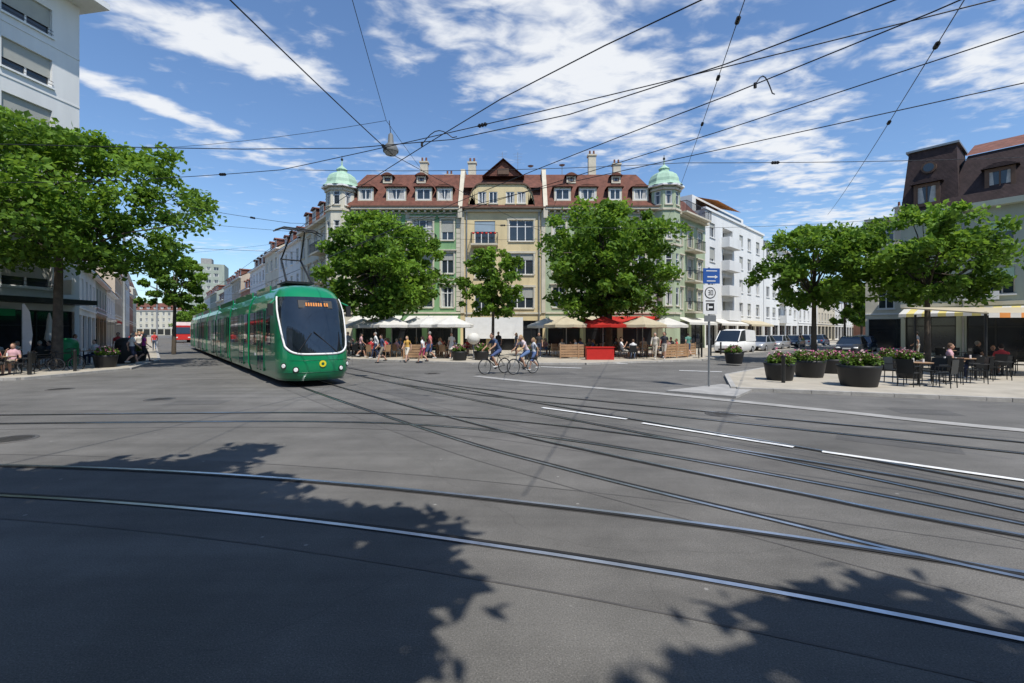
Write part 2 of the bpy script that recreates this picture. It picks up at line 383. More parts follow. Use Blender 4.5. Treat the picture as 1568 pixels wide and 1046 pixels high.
def balcony(G_,F,u,z,w,proj=1.1,style='rail',m='plaster_w'):
    G_.p('balcony_slabs',m).fbox(F,u-w/2,u+w/2,z-.16,z,.003,proj)
    if style=='rail':
        r=G_.p('balcony_rails','dark')
        r.fbox(F,u-w/2,u+w/2,z+.95,z+1.0,proj-.05,proj-.01)
        n=int(w/.14)
        for k in range(n+1):
            q=u-w/2+w*k/n; r.fbox(F,q-.01,q+.01,z,z+.95,proj-.04,proj-.02)
        for s_ in (u-w/2,u+w/2-.04):
            r.fbox(F,s_,s_+.04,z+.95,z+1.0,.01,proj-.05)
            for k in range(7): r.fbox(F,s_+.01,s_+.03,z,z+.95,.1+k*.14,.12+k*.14)
    else:
        r=G_.p('balcony_walls',m); r.fbox(F,u-w/2,u+w/2,z,z+1.0,proj-.1,proj-.002)
        r.fbox(F,u-w/2,u-w/2+.1,z,z+1.0,.004,proj-.102); r.fbox(F,u+w/2-.1,u+w/2,z,z+1.0,.004,proj-.102)
def shell(G_,F,W,D,z1,wall):
    b=G_.p('walls',wall)
    b.face([F.p(W,0),F.p(W,0,-D),F.p(W,z1,-D),F.p(W,z1)]); b.face([F.p(0,0,-D),F.p(0,0),F.p(0,z1),F.p(0,z1,-D)])
    b.face([F.p(W,0,-D),F.p(0,0,-D),F.p(0,z1,-D),F.p(W,z1,-D)])
def gable(G_,F,W,D,z1,h,roof,wall,over=.45):
    r=G_.p('roof',roof); m=-D/2
    r.face([F.p(-.1,z1-.1,over),F.p(W+.1,z1-.1,over),F.p(W+.1,z1+h,m),F.p(-.1,z1+h,m)])
    r.face([F.p(W+.1,z1-.1,-D-over),F.p(-.1,z1-.1,-D-over),F.p(-.1,z1+h,m),F.p(W+.1,z1+h,m)])
    w=G_.p('walls',wall); w.face([F.p(0,z1,0),F.p(0,z1,-D),F.p(0,z1+h-.1,m)]); w.face([F.p(W,z1,0),F.p(W,z1,-D),F.p(W,z1+h-.1,m)])
    G_.p('eaves','white').fbox(F,-.05,W+.05,z1-.3,z1-.12,-.1,over-.05)
def mansard(G_,F,u0,u1,D,z1,h,inset,roof,ends=True):
    r=G_.p('roof',roof)
    r.face([F.p(u0,z1,.25),F.p(u1,z1,.25),F.p(u1-(inset if ends else 0),z1+h,-inset),F.p(u0+(inset if ends else 0),z1+h,-inset)])
    r.face([F.p(u1,z1,-D),F.p(u0,z1,-D),F.p(u0+(inset if ends else 0),z1+h,-D+inset),F.p(u1-(inset if ends else 0),z1+h,-D+inset)])
    a=u0+(inset if ends else 0); c=u1-(inset if ends else 0)
    r.face([F.p(u0,z1,-D),F.p(u0,z1,.25),F.p(a,z1+h,-inset),F.p(a,z1+h,-D+inset)])
    r.face([F.p(u1,z1,.25),F.p(u1,z1,-D),F.p(c,z1+h,-D+inset),F.p(c,z1+h,-inset)])
    r.face([F.p(a,z1+h,-inset),F.p(c,z1+h,-inset),F.p(c,z1+h+.8,-D/2),F.p(a,z1+h+.8,-D/2)])
    r.face([F.p(c,z1+h,-D+inset),F.p(a,z1+h,-D+inset),F.p(a,z1+h+.8,-D/2),F.p(c,z1+h+.8,-D/2)])
def dormer(G_,F,u,z,w,h,of,dep,wall='white',roof='roof',mull=1,frame='white'):
    F2=F.sub(u-w/2,of)
    facade(G_,F2,w,z,z+h,[dict(u=w/2,z=z+.15,w=w-.3,h=h-.3,mull=mull,trans=False,sill=False,rec=.06,frame=frame)],wall,'dormer_walls')
    b=G_.p('dormer_cheeks',roof); b.face([F2.p(0,z),F2.p(0,z+h),F2.p(0,z+h,-dep),F2.p(0,z,-dep)]); b.face([F2.p(w,z),F2.p(w,z,-dep),F2.p(w,z+h,-dep),F2.p(w,z+h)])
    n=6;rows=[]
    for o in (.2,-dep):
        rows.append([F2.p(-.18+(w+.36)*k/n,z+h+.02+.3*math.sin(math.pi*k/n),o) for k in range(n+1)])
    G_.p('dormer_roofs',roof).grid(rows,False,False)
    G_.p('dormer_roofs',roof).face(rows[0])
def chimney(G_,x,y,z0,z1,w=.8,d=.6,m='stone'):
    G_.p('chimneys',m).box(x-w/2,x+w/2,y-d/2,y+d/2,z0,z1)
    G_.p('chimneys',m).box(x-w/2-.08,x+w/2+.08,y-d/2-.08,y+d/2+.08,z1,z1+.15)
    for k in (-.2,.2): G_.p('chimney_pots','roof_r').tube((x+k,y,z1+.15),(x+k,y,z1+.6),.11,.09,8)
def shopfront(F,W,z1=3.3,n=None,glass='glass2'):
    n=n or max(1,int(W/3.2)); w=W/n
    return [dict(u=w*(k+.5),z=.35 if k%3!=1 else .08,w=w-.5,h=z1-.75 if k%3!=1 else z1-.48,mull=1,trans=True,sill=False,glass=glass,frame='dark',rec=.25) for k in range(n)]
# ---- central corner houses (three fronts of one block)
ZE=13.5
g=G('green_corner_house')
F=Fr((-15.05,43),(1,0))
wg=[]
for r,zz in enumerate((4.15,7.35,10.5)):
    for k,uu in enumerate((1.3,3.75,6.6,8.95)):
        wide=1.9 if k==2 else 1.15
        wg.append(dict(u=uu,z=zz if not(k==2 and r) else zz-.55,w=wide,h=1.95 if not(k==2 and r) else 2.5,mull=1 if k!=2 else 2,trim='stone',hood=True,blind=[0,0,.35,.6][(k*3+r)%4]))
wg+=shopfront(F,10.18)
facade(g,F,10.18,0,ZE,wg,'plaster_g','green_walls')
for zz in (6.78,9.93): balcony(g,F,6.6,zz,2.7,.9,m='stone')
for zz in (3.55,6.95-.25,ZE-.55): g.p('string_courses','stone').fbox(F,.0,10.18,zz,zz+.16,.002,.09)
for uu in (0,5.0,9.78):
    z=3.8; k=0
    while z<ZE-.7:
        g.p('quoins','stone').fbox(F,uu,uu+(.4 if k%2 else .55) if uu<9 else uu+.4,z,z+.42,.003,.05); z+=.46;k+=1
def cornice(g,Fx,w):
    g.p('cornice','stone').fbox(Fx,0,w,ZE-.2,ZE,.003,.55); g.p('gutter','brown').fbox(Fx,0,w,ZE+.002,ZE+.12,.45,.62)
    for k in range(int(w/.6)): g.p('cornice_brackets','stone').fbox(Fx,.2+k*.6,.38+k*.6,ZE-.42,ZE-.202,.003,.4)
cornice(g,F,10.1)
# split roof: left part
def roofpart(g,x0,x1,hip0,hip1):
    z1=ZE+.05;h=4.0;i=2.5;y0=42.75;yt=45.5;yb=57
    r=g.p('roof','roof'); a=x0+(i if hip0 else 0); c=x1-(i if hip1 else 0)
    r.face([(x0,y0,z1),(x1,y0,z1),(c,yt,z1+h),(a,yt,z1+h)]); r.face([(a,yt,z1+h),(c,yt,z1+h),(c,50,z1+h+.8),(a,50,z1+h+.8)])
    r.face([(a,50,z1+h+.8),(c,50,z1+h+.8),(x1,yb,z1),(x0,yb,z1)])
    if hip0: r.face([(x0,y0,z1),(a,yt,z1+h),(a,50,z1+h+.8),(x0,yb,z1)])
    if hip1: r.face([(x1,y0,z1),(x1,yb,z1),(c,50,z1+h+.8),(c,yt,z1+h)])
roofpart(g,-17,-4.95,True,False)
Ff=Fr((-17,43),(1,0))
for X,w in ((-13.9,1.5),(-11.0,1.9),(-8.4,1.6),(-6.4,1.5)): dormer(g,Ff,X+17,ZE+.75,w,1.3,-.25,2.3,'stone','roof')
for X in (-8.9,-12.2): dormer(g,Ff,X+17,ZE+2.9,.9,.7,-1.6,1.5,'brown','roof',mull=0,frame='brown')
for x_,z_,y_ in ((-8.9,18.9,46.2),(-4.0,18.7,45.8),(-6.6,18.2,48)): chimney(g,x_,y_,16,z_,.75)
for u0,u1,mm in ((.2,4.8,'whitec'),(5.3,10.0,'whitec')): awning(g,F,u0,u1,3.35,2.0,mm)
def turret(g,cx,cy,wall,zt=15.5):
    rr=1.45
    P8=[(cx+rr*math.cos(math.pi/8+k*math.pi/4),cy+rr*math.sin(math.pi/8+k*math.pi/4)) for k in range(8)]
    for k in range(8):
        a=P8[k];c=P8[(k+1)%8]; Fk=Fr(a,(c[0]-a[0],c[1]-a[1])); L=math.hypot(c[0]-a[0],c[1]-a[1])
        ws=[dict(u=L/2,z=zz,w=.62,h=hh,mull=0,trans=True,trim=None,sill=True,rec=.1) for zz,hh in ((4.3,1.7),(7.4,1.8),(10.5,1.8),(13.75,1.3))]
        facade(g,Fk,L,0,zt,ws,wall,'turret_walls_'+wall)
        for zz in (3.5,6.7,9.9,13.2,15.1): g.p('turret_bands','stone').fbox(Fk,-.02,L+.02,zz,zz+.18,.003,.12)
        g.p('turret_cornice','white').fbox(Fk,-.12,L+.12,zt-.05,zt+.1,-.3,.38)
    g.p('turret_dome','copper').lathe([(1.85,zt+.1),(1.62,zt+.28),(1.5,zt+.5),(1.45,zt+.8),(1.25,zt+1.2),(.85,zt+1.5),(.5,zt+1.65),(.46,zt+1.85),(.55,zt+1.92),(.3,zt+2.15),(.08,zt+2.35),(.05,zt+2.9)],(cx,cy,0),8,False)
    g.p('finial','dark').ell((cx,cy,zt+2.95),(.12,.12,.14)); g.p('finial','dark').tube((cx,cy,zt+2.9),(cx,cy,zt+3.3),.03)
turret(g,-16.4,43.9,'plaster_c')
dn=(.62,-.785)
def wingF(near,W): return Fr((near[0]-dn[0]*W,near[1]-dn[1]*W),dn)
W=13; FW=wingF((-17.4,44.6),W)
ww=[]
for zz in (4.15,7.35,10.5):
    for k in range(5): ww.append(dict(u=1.3+2.6*k,z=zz,w=1.15,h=1.95,trim='stone',hood=True,blind=[0,.4,0][k%3]))
ww+=shopfront(FW,W); facade(g,FW,W,0,ZE,ww,'plaster_c','wing_walls')
for zz in (7.0,10.1): balcony(g,FW,9.1,zz,3,.9,m='stone')
g.p('cornice','stone').fbox(FW,0,W,ZE-.2,ZE,.003,.5)
mansard(g,FW,-.2,W,12,ZE+.05,3.2,2.2,'roof')
for k in range(4): dormer(g,FW,2+k*2.9,ZE+.7,1.5,1.3,-.25,2.2,'stone','roof')
g.done()
g=G('yellow_gabled_house')
F2=Fr((-4.87,43),(1,0)); WY=8.02
wy=[]
for r,zz in enumerate((4.05,7.25,10.4)):
    wy.append(dict(u=5.75,z=zz,w=2.3,h=2.0,mull=2,trim='stone',blind=[.5,.3,0][r]))
    wy.append(dict(u=2.3,z=zz-.3,w=1.95,h=2.2,mull=2,trim=None,shut='blue_sh' if r==2 else None,blind=[0,.3,0][r]))
wy+=shopfront(F2,WY,3.3,3)
facade(g,F2,WY,0,ZE,wy,'plaster_y','yellow_walls')
balcony(g,F2,2.3,10.05,2.5,.9,m='stone')
for q in (1.3,1.7,2.1,2.5,2.9,3.3): g.p('balcony_flowers','red').ell(F2.p(q,10.95,1.0),(.14,.1,.09),8,5)
for uu in (0.02,WY-.37):
    g.p('pilasters','stone').fbox(F2,uu,uu+.35,3.6,ZE-.2,.002,.12)
g.p('downpipes','grey').tube(F2.p(.6,.3,.12),F2.p(.6,ZE-.3,.12),.06); g.p('downpipes','grey').tube(F2.p(WY-.6,.3,.12),F2.p(WY-.6,ZE-.3,.12),.06)
g.p('string_courses','stone').fbox(F2,.4,WY-.4,3.5,3.68,.003,.1)
g.p('string_courses','stone').fbox(F2,.4,WY-.4,ZE-.35,ZE-.1,.003,.22)
zb=ZE-.1
gx0,gx1=.75,WY-1.0
prof=[]
for k in range(9):
    t=k/8; prof.append((gx0+1.25*(t**1.8), zb+2.35*math.sin(t*math.pi/2)**.9))
right=[(gx0+gx1-u,z) for u,z in prof[::-1]]
outline=prof+right
FG=F2.sub(0,.06)
bw_=g.p('gable_wall','plaster_y')
wins=[dict(u=u,z=zb+.55,w=.8,h=1.1,mull=1,trans=False,sill=True,rec=.1) for u in (2.05,3.1,4.7,5.75)]
FGr=FG.sub(gx0+.7,0)
W2=(gx1-gx0)-1.4
for w_ in wins: w_['u']-=gx0+.7
facade(g,FGr,W2,zb,zb+1.9,wins,'plaster_y','gable_wall')
for a,c in zip(prof[:-1],prof[1:]):
    if a[0]<gx0+.7:
        bw_.face([FG.p(a[0],zb),FG.p(gx0+.7,zb),FG.p(min(c[0],gx0+.7),min(c[1],zb+1.9)),FG.p(a[0],a[1])])
        m_=gx0+gx1
        bw_.face([FG.p(m_-a[0],zb),FG.p(m_-(gx0+.7),zb),FG.p(m_-min(c[0],gx0+.7),min(c[1],zb+1.9)),FG.p(m_-a[0],a[1])])
top=[FG.p(gx0+.7,zb+1.9)]+[FG.p(u,max(z,zb+1.9)) for u,z in outline if gx0+.7<=u<=gx1-.7]+[FG.p(gx1-.7,zb+1.9)]
bw_.face(top)
for a,c in zip(outline[:-1],outline[1:]):
    A=[FG.p(a[0],a[1],.12),FG.p(c[0],c[1],.12),FG.p(c[0],c[1]+.14,.12),FG.p(a[0],a[1]+.14,.12),FG.p(a[0],a[1],-.2),FG.p(c[0],c[1],-.2),FG.p(c[0],c[1]+.14,-.2),FG.p(a[0],a[1]+.14,-.2)]
    g.p('gable_coping','brown').hexa([A[0],A[1],A[5],A[4],A[3],A[2],A[6],A[7]])
    g.p('roof','roof').face([FG.p(a[0],a[1]+.05,-.15),FG.p(c[0],c[1]+.05,-.15),FG.p(c[0],c[1]+.05,-3),FG.p(a[0],a[1]+.05,-3)])
g.p('eaves_moulding','brown').fbox(F2,0,WY,ZE-.1,ZE+.06,.003,.5)
for X in (-4.87,3.15):
    b=g.p('fire_walls','stone')
    b.hexa([(X-.2,42.5,ZE-1.0),(X+.2,42.5,ZE-1.0),(X+.2,45.4,17.2),(X-.2,45.4,17.2),(X-.2,42.5,ZE-.1),(X+.2,42.5,ZE-.1),(X+.2,45.2,17.9),(X-.2,45.2,17.9)])
    b.box(X-.22,X+.22,45.2,50,14,18.0)
roofpart(g,-4.8,3.1,False,False)
b=g.p('roof','roof')
b.face([(-2.6,44.3,17.0),(.9,44.3,17.0),(-.85,44.3,18.5)]); b.face([(-2.9,44.0,16.9),(-.85,44.0,18.65),(-.85,50,18.65),(-2.9,50,16.9)]); b.face([(1.2,44.0,16.9),(1.2,50,16.9),(-.85,50,18.65),(-.85,44.0,18.65)])
g.p('brown_board','brown').box(-1.4,-.3,44.2,44.28,17.15,17.7)
b.face([(-4.6,43.4,15.6),(2.9,43.4,15.6),(2.9,46,17.6),(-4.6,46,17.6)])
for x_ in (-1,.6): 
    w=g.p('antennas','grey'); w.tube((x_,47,17.5),(x_,47,20.4),.02)
    for k in range(4): w.tube((x_-.5+.06*k,47,20.2-.3*k),(x_+.5-.06*k,47,20.2-.3*k),.01,n=4)
g.p('satellite_dish','grey').lathe([(.02,0),(.2,.05),(.32,.14)],(1.9,46.4,18.6),12)
g.p('white_fascia','white').fbox(F2,.5,5.9,1.2,3.2,.3,.42)
g.done()
g=G('pale_green_corner_house')
F3=Fr((3.15,43),(1,0)); W3=10.6
w3=[]
for r,zz in enumerate((4.15,7.35,10.5)):
    for k,uu in enumerate((1.3,3.6,6.2,8.8)):
        w3.append(dict(u=uu,z=zz,w=1.2,h=1.95,trim='stone',hood=True,blind=[0,.4,0,.5][(k+r)%4]))
w3+=shopfront(F3,W3)
facade(g,F3,W3,0,ZE,w3,'plaster_b','pale_walls')
for zz in (3.55,ZE-.55): g.p('string_courses','stone').fbox(F3,0,W3,zz,zz+.16,.002,.09)
cornice(g,F3,W3); roofpart(g,3.2,14.9,False,True)
for X,w in ((4.8,1.6),(7.2,1.7),(12.2,1.5),(9.8,1.3)): dormer(g,Ff,X+17,ZE+.75,w,1.3,-.25,2.3,'stone','roof')
for X in (5.8,10.2): dormer(g,Ff,X+17,ZE+2.9,.9,.7,-1.6,1.5,'brown','roof',mull=0,frame='brown')
for x_,z_,y_ in ((8.1,19.6,46.2),(10.6,18.7,46.2)): chimney(g,x_,y_,16,z_,.75)
g.p('satellite_dish','grey').lathe([(.02,0),(.2,.05),(.32,.14)],(5.1,46.4,18.7),12); g.p('dish_post','grey').tube((5.1,46.4,17.5),(5.1,46.4,18.7),.03)
turret(g,14.6,43.7,'plaster_b')
awning(g,F3,.3,5.0,3.3,2.6,'beigec'); awning(g,F3,5.3,10.3,3.3,3.0,'redc')
dr=(.7071,.7071)
FR=Fr((15.7,44.2),dr); W=7.5
ww=[]
for zz in (4.15,7.35,10.5):
    for k in range(3): ww.append(dict(u=1.3+2.4*k,z=zz,w=1.15,h=1.95,trim='stone',hood=True,blind=[0,.4,0][k%3]))
ww+=shopfront(FR,W); facade(g,FR,W,0,ZE,ww,'plaster_b','wing_walls_right')
for zz in (3.9,7.0,10.1): balcony(g,FR,3.7,zz,2.6,1.1,m='stone')
g.p('cornice','stone').fbox(FR,0,W,ZE-.2,ZE,.003,.5)
mansard(g,FR,0,W,12,ZE+.05,2.4,1.6,'roof_d'); awning(g,FR,.2,7,3.3,1.5,'whitec')
balcony(g,FR,3.7,ZE+.1,6,1.0)
g.done()
# ---- white modern block
g=G('white_apartment_block')
F=Fr((21.0,49.5),dr); W=20; Z=15.2
ws=[]
for zz in (3.9,6.8,9.7,12.4):
    for k,(uu,w) in enumerate(((2.0,1.5),(6.6,3.2),(11.2,1.3),(14.2,1.3),(17.6,1.4))):
        ws.append(dict(u=uu,z=zz if w<3 else zz-.6,w=w,h=1.6 if w<3 else 2.2,mull=1 if w<3 else 3,trans=False,blind=[0,.5,.3,0,.8][(k+int(zz))%5],rec=.2 if w<3 else 1.0,sill=w<3,frame='white'))
facade(g,F,W,0,Z,ws+shopfront(F,W,3.2),'plaster_w'); shell(g,F,W,13,Z,'plaster_w')
for zz in (3.3,6.2,9.1,11.8): balcony(g,F,6.6,zz,3.8,.9,'wall')
b=g.p('parapet','white'); b.fbox(F,-.1,W+.1,Z,Z+.25,-.4,.15)
g.p('terrace_awning','orange').face([F.p(3,Z+2.4,-2.2),F.p(10.5,Z+2.4,-2.2),F.p(10.5,Z+1.5,.2),F.p(3,Z+1.5,.2)])
b=g.p('penthouse','plaster_w'); b.fbox(F,2,19,Z+.002,Z+2.5,-9,-2.3); g.p('penthouse_glass','glass').fbox(F,3,18,Z+.4,Z+2.2,-2.29,-2.25)
awning(g,F,.5,9,3.3,1.6,'whitec'); awning(g,F,10,19,3.3,1.6,'beigec'); g.done()
g=G('white_apartment_block')
F=Fr((21.0+20.3*.7071,49.5+20.3*.7071),dr); W=18; Z=14.6
ws=[]
for zz in (3.9,6.8,9.7,12.2):
    for k in range(6): ws.append(dict(u=1.8+2.9*k,z=zz,w=1.5,h=1.5,blind=[0,.5,0][(k+int(zz))%3],trans=False))
facade(g,F,W,0,Z,ws+shopfront(F,W,3.2),'plaster_w'); shell(g,F,W,13,Z,'plaster_w'); gable(g,F,W,13,Z,2.2,'roof_d','plaster_w')
for zz in (3.3,6.2,9.1): balcony(g,F,9.05,zz,3.4,1.0,'wall')
g.done()
def house(P0,d,W,D,floors,gh,fh,wall,roof,rh,name='terraced_house',cols=None,trim=None,aw=None):
    g=G(name); F=Fr(P0,d); Z=gh+floors*fh+.2; ws=[]
    n=cols or max(2,int(W/2.6)); w=W/n
    for r in range(floors):
        for k in range(n): ws.append(dict(u=w*(k+.5),z=gh+r*fh+.55,w=1.15,h=1.65,trim=trim,blind=random.choice([0,0,.3,.6]),mull=1))
    facade(g,F,W,0,Z,ws+shopfront(F,W,gh),wall); shell(g,F,W,D,Z,wall)
    gable(g,F,W,D,Z,rh,roof,wall)
    g.p('string_courses','white').fbox(F,0,W,gh,gh+.12,.003,.08)
    if rh>2.5:
        for k in range(int(W/3.5)): dormer(g,F,2+k*3.4,Z+.5,1.3,1.2,-.5,1.8,'white',roof)
    q=F.p(W*.3,0,-D*.5); chimney(g,q[0],q[1],Z+rh*.4,Z+rh+1.1)
    if aw: awning(g,F,.4,W-.4,gh-.1,1.4,aw)
    return g.done()
near=[-17.4-.62*13.05,44.6+.785*13.05]
cfg=[(12,3,3.7,3.1,'plaster_w','roof',3.2,None),(10,3,3.8,3.3,'plaster_c','roof_r',3.5,'redc'),(14,3,3.6,3.0,'plaster_w','roof_d',3.0,'whitec'),(11,2,3.6,3.1,'plaster_r','roof',4,None),(13,3,3.6,3.1,'plaster_t','roof_r',3.2,'beigec'),(15,3,3.6,3.0,'plaster_w','roof',3,None),(16,2,3.7,3.1,'plaster_c','roof_d',3.5,None),(18,3,3.6,3.1,'plaster_gr','roof',3,None),(20,3,3.6,3.1,'plaster_w','roof_r',3,None),(25,2,3.6,3.1,'plaster_t','roof',3,None)]
for (W,fl,gh,fh,wl,rf,rh,aw) in cfg:
    F_=wingF(near,W); house((F_.ox,F_.oy),dn,W,11,fl,gh,fh,wl,rf,rh,aw=aw); near=[near[0]-dn[0]*(W+.05),near[1]-dn[1]*(W+.05)]
p=[-26.2-.62*.2,26.9+.785*.2]
for (W,fl,gh,fh,wl,rf,rh,aw) in [(16,1,3.4,3.0,'plaster_w','roof_d',.8,None),(12,1,3.5,2.9,'plaster_gr','roof_d',1.0,'redc'),(14,1,3.4,2.8,'plaster_w','roof',2,'whitec'),(16,2,3.6,3.0,'plaster_t','roof_r',2,None),(14,2,3.6,3.0,'plaster_c','roof',3,None),(18,3,3.6,3.0,'plaster_w','roof_d',3,None),(22,2,3.6,3.1,'plaster_r','roof',3,None),(30,3,3.6,3.1,'plaster_c','roof',3,None)]:
    house(tuple(p),dL,W,11,fl,gh,fh,wl,rf,rh,aw=aw); p=[p[0]+dL[0]*(W+.05),p[1]+dL[1]*(W+.05)]
house((-205,235),(1,.1),44,12,3,3.6,3.1,'plaster_c','roof',4)
def tower(x,y,w,d,floors,wl='plaster_gr'):
    g=G('tower_block'); F=Fr((x,y),(.9,.42)); Z=floors*2.9+1
    ws=[dict(u=1.8+k*3,z=1+r*2.9,w=2.0,h=1.5,trans=False,mull=1,sill=False) for r in range(floors) for k in range(int(w/3))]
    facade(g,F,w,0,Z,ws,wl); shell(g,F,w,d,Z,wl); g.p('roof','dark').face([F.p(0,Z,0),F.p(w,Z,0),F.p(w,Z,-d),F.p(0,Z,-d)]); g.p('lift_house','concrete').fbox(F,w*.3,w*.6,Z+.003,Z+3,-d*.7,-d*.3); g.done()
tower(-146,205,14,14,11); tower(-140,228,16,12,8,'plaster_w')
# houses on the near side of the square, behind the viewpoint
for i,(x0,w_,wl,fl) in enumerate([(62,16,'plaster_c',4),(45.8,15,'plaster_t',4),(30.6,16,'plaster_w',4),(14.4,14,'plaster_c',4),(.2,15,'plaster_t',4),(-15,16,'plaster_w',4),(-31.2,14,'plaster_c',4)]):
    house((x0,-15),(-1,0),w_,11,fl,3.8,3.1,wl,'roof',3.2)
# ---- left near building
g=G('grey_apartment_building')
F=Fr((-27.6,11),(.165,.986)); W=15.55; Z=20.6
ws=[]
for r in range(6):
    zz=4.2+r*2.76
    for uu,w in ((1.6,1.8),(5.2,2.2),(9.2,2.2),(13.1,2.2)):
        ws.append(dict(u=uu,z=zz,w=w,h=1.5,mull=1,trans=False,blind=.66,rec=.22,sill=True))
facade(g,F,W,0,Z,ws+shopfront(F,W,3.4),'plaster_w','walls')
for r in range(6):
    for uu in (5.2,9.2,13.1):
        rl=g.p('window_rails','dark'); zz=4.2+r*2.76
        for q in (.12,.3): rl.tube(F.p(uu-1.1,zz+q,.08),F.p(uu+1.1,zz+q,.08),.015,n=5)
    g.p('floor_bands','plaster_w').fbox(F,0,W,3.7+r*2.76,3.78+r*2.76,.003,.03)
b=g.p('walls','plaster_w'); b.face([(-27.6,11,0),(-27.6,11,Z),(-45,14,Z),(-45,14,0)]); b.face([F.p(W,0),F.p(W,0,-18),F.p(W,Z,-18),F.p(W,Z)])
roofp=[F.p(-.8,0,1.4)[:2],F.p(W+.5,0,1.5)[:2],F.p(W+.5,0,-19)[:2],(-46,12)]
for zz,m_ in ((Z,'white'),(Z+.35,'dark')): g.p('roof_'+m_,m_).face([(x_,y_,zz) for x_,y_ in roofp])
for i in range(4):
    a=roofp[i];c=roofp[(i+1)%4]; g.p('roof_edge','white').face([(a[0],a[1],Z),(c[0],c[1],Z),(c[0],c[1],Z+.348),(a[0],a[1],Z+.348)])
g.p('shop_canopy','dark').fbox(F,.5,W-.2,3.35,3.6,.004,1.5)
g.p('green_shop_sign','greenp').fbox(F,9.5,12.3,2.65,3.0,.3,.4)
g.p('white_shop_sign','white').fbox(F,14.4,14.55,3.9,4.7,.1,1.0)
g.done()
# ---- right grey house with mansard
g=G('mansard_corner_house')
F=Fr((28.7,33.6),dn); W=16; Z=10.3
ws=[]
for zz in (4.3,7.4):
    for k in range(5): ws.append(dict(u=2.0+3.1*k,z=zz,w=1.15,h=1.75,mull=1,trans=False,trim=None,blind=0,shut='copper' if k%2 else None,frame='stone'))
facade(g,F,W,0,Z,ws+shopfront(F,W,3.5),'plaster_gr'); shell(g,F,W,12,Z,'plaster_gr')
g.p('cornice','plaster_gr').fbox(F,-.3,W+.3,Z-.25,Z+.12,-.1,.55); g.p('string','plaster_c').fbox(F,0,W,3.6,3.85,.003,.1)
mansard(g,F,2.3,W,12,Z+.14,3.6,1.1,'roof_d')
F5=F.sub(0,.1)
b=g.p('tower_roof','roof_d'); zt=Z+4.7
b.hexa([F5.p(0,Z+.13,0),F5.p(3.1,Z+.13,0),F5.p(3.1,Z+.13,-5),F5.p(0,Z+.13,-5),F5.p(.35,zt,-.7),F5.p(2.9,zt,-.7),F5.p(2.9,zt,-4.2),F5.p(.35,zt,-4.2)])
g.p('tower_cap','grey').fbox(F5,.2,3.05,zt,zt+.14,-4.4,-.55)
dormer(g,F5,1.45,Z+.5,1.4,1.6,.05,1.5,'brown','roof_d',frame='brown')
g.p('round_window','brown').tube(F5.p(1.5,Z+3.3,-.3),F5.p(1.5,Z+3.3,-.7),.42,.42,16); g.p('round_glass','glass').tube(F5.p(1.5,Z+3.3,-.28),F5.p(1.5,Z+3.3,-.31),.3,.3,16)
for k in range(4): dormer(g,F,5.0+k*2.9,Z+.6,1.4,1.7,-.1,1.5,'brown','roof_d',frame='brown')
g.p('tile_roof','roof_r').face([F.p(3.3,Z+3.75,-1.0),F.p(W,Z+3.75,-1.0),F.p(W,Z+5.5,-5),F.p(3.3,Z+5.5,-5)])
awning(g,F,.2,8,3.5,1.6,'whitec',.4,'yellowc'); awning(g,F,8.3,15.5,3.5,1.6,'beigec',.4)
g.p('downpipe','grey').tube(F.p(3.3,.2,.1),F.p(3.3,Z,.1),.06)
g.p('shop_sign','white').fbox(F,3.0,5.0,3.95,4.5,.25,.33)
g.done()
house((33,42.5),(.5,-.4),9,10,3,3.4,2.9,'plaster_c','roof_d',.6,'cream_house')
for a in [((62,78),14,'plaster_r','roof_d',2),((72,86.5),16,'plaster_t','roof',2)]:
    house(a[0],(.93,-.35),a[1],10,a[4],3.2,2.8,a[2],a[3],1.5)
for P0,W,wl,fl in [((48.3,76.8),14,'plaster_w',2),((58.3,86.8),16,'plaster_c',2),((69.8,98.3),20,'plaster_w',2),((84,112.5),30,'plaster_t',2)]:
    house(P0,dr,W,10,fl,3.3,2.9,wl,'roof_d',2)
house((90,95),(.8,-.6),30,12,2,3.5,3.0,'plaster_c','roof',3)
house((100,150),(.9,-.4),60,12,3,3.5,3.0,'plaster_w','roof',3)
# ---------------------------------------------------------------- trees
def leafquads(C,rad,n,size,rng,tint0,flat=.6):
    nC=len(C)
    d=rng.normal(size=(nC,n,3)); d/=np.linalg.norm(d,axis=2,keepdims=True)
    rr=rng.random((nC,n,1))**.42*(1+.25*rng.normal(size=(nC,n,1))*.6)
    P=C[:,None,:]+d*rr*rad[:,None,None]*np.array([1,1,flat])
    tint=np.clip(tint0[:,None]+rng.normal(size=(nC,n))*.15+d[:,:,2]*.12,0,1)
    P=P.reshape(-1,3); K=len(P)
    nrm=rng.normal(size=(K,3))+np.array([0,0,.9]); nrm/=np.linalg.norm(nrm,axis=1,keepdims=True)
    a=rng.normal(size=(K,3)); a-=nrm*(a*nrm).sum(1,keepdims=True); a/=np.linalg.norm(a,axis=1,keepdims=True)
    b=np.cross(nrm,a); s=size*(.6+.7*rng.random((K,1)))
    V=np.stack([P-a*s*.5,P+b*s*.38+nrm*s*.08,P+a*s*.62,P-b*s*.38+nrm*s*.08],1).reshape(-1,3)
    return V,tint.reshape(-1)
def leafmesh(name,V,tint,mat_='leaf'):
    K=len(V)//4; me=bpy.data.meshes.new(name)
    me.from_pydata(V.tolist(),[],np.arange(K*4).reshape(K,4).tolist())
    at=me.attributes.new('tint','FLOAT','FACE'); at.data.foreach_set('value',tint.astype(np.float32))
    me.materials.append(M[mat_]); o=bpy.data.objects.new(name,me); COL.objects.link(o); return o
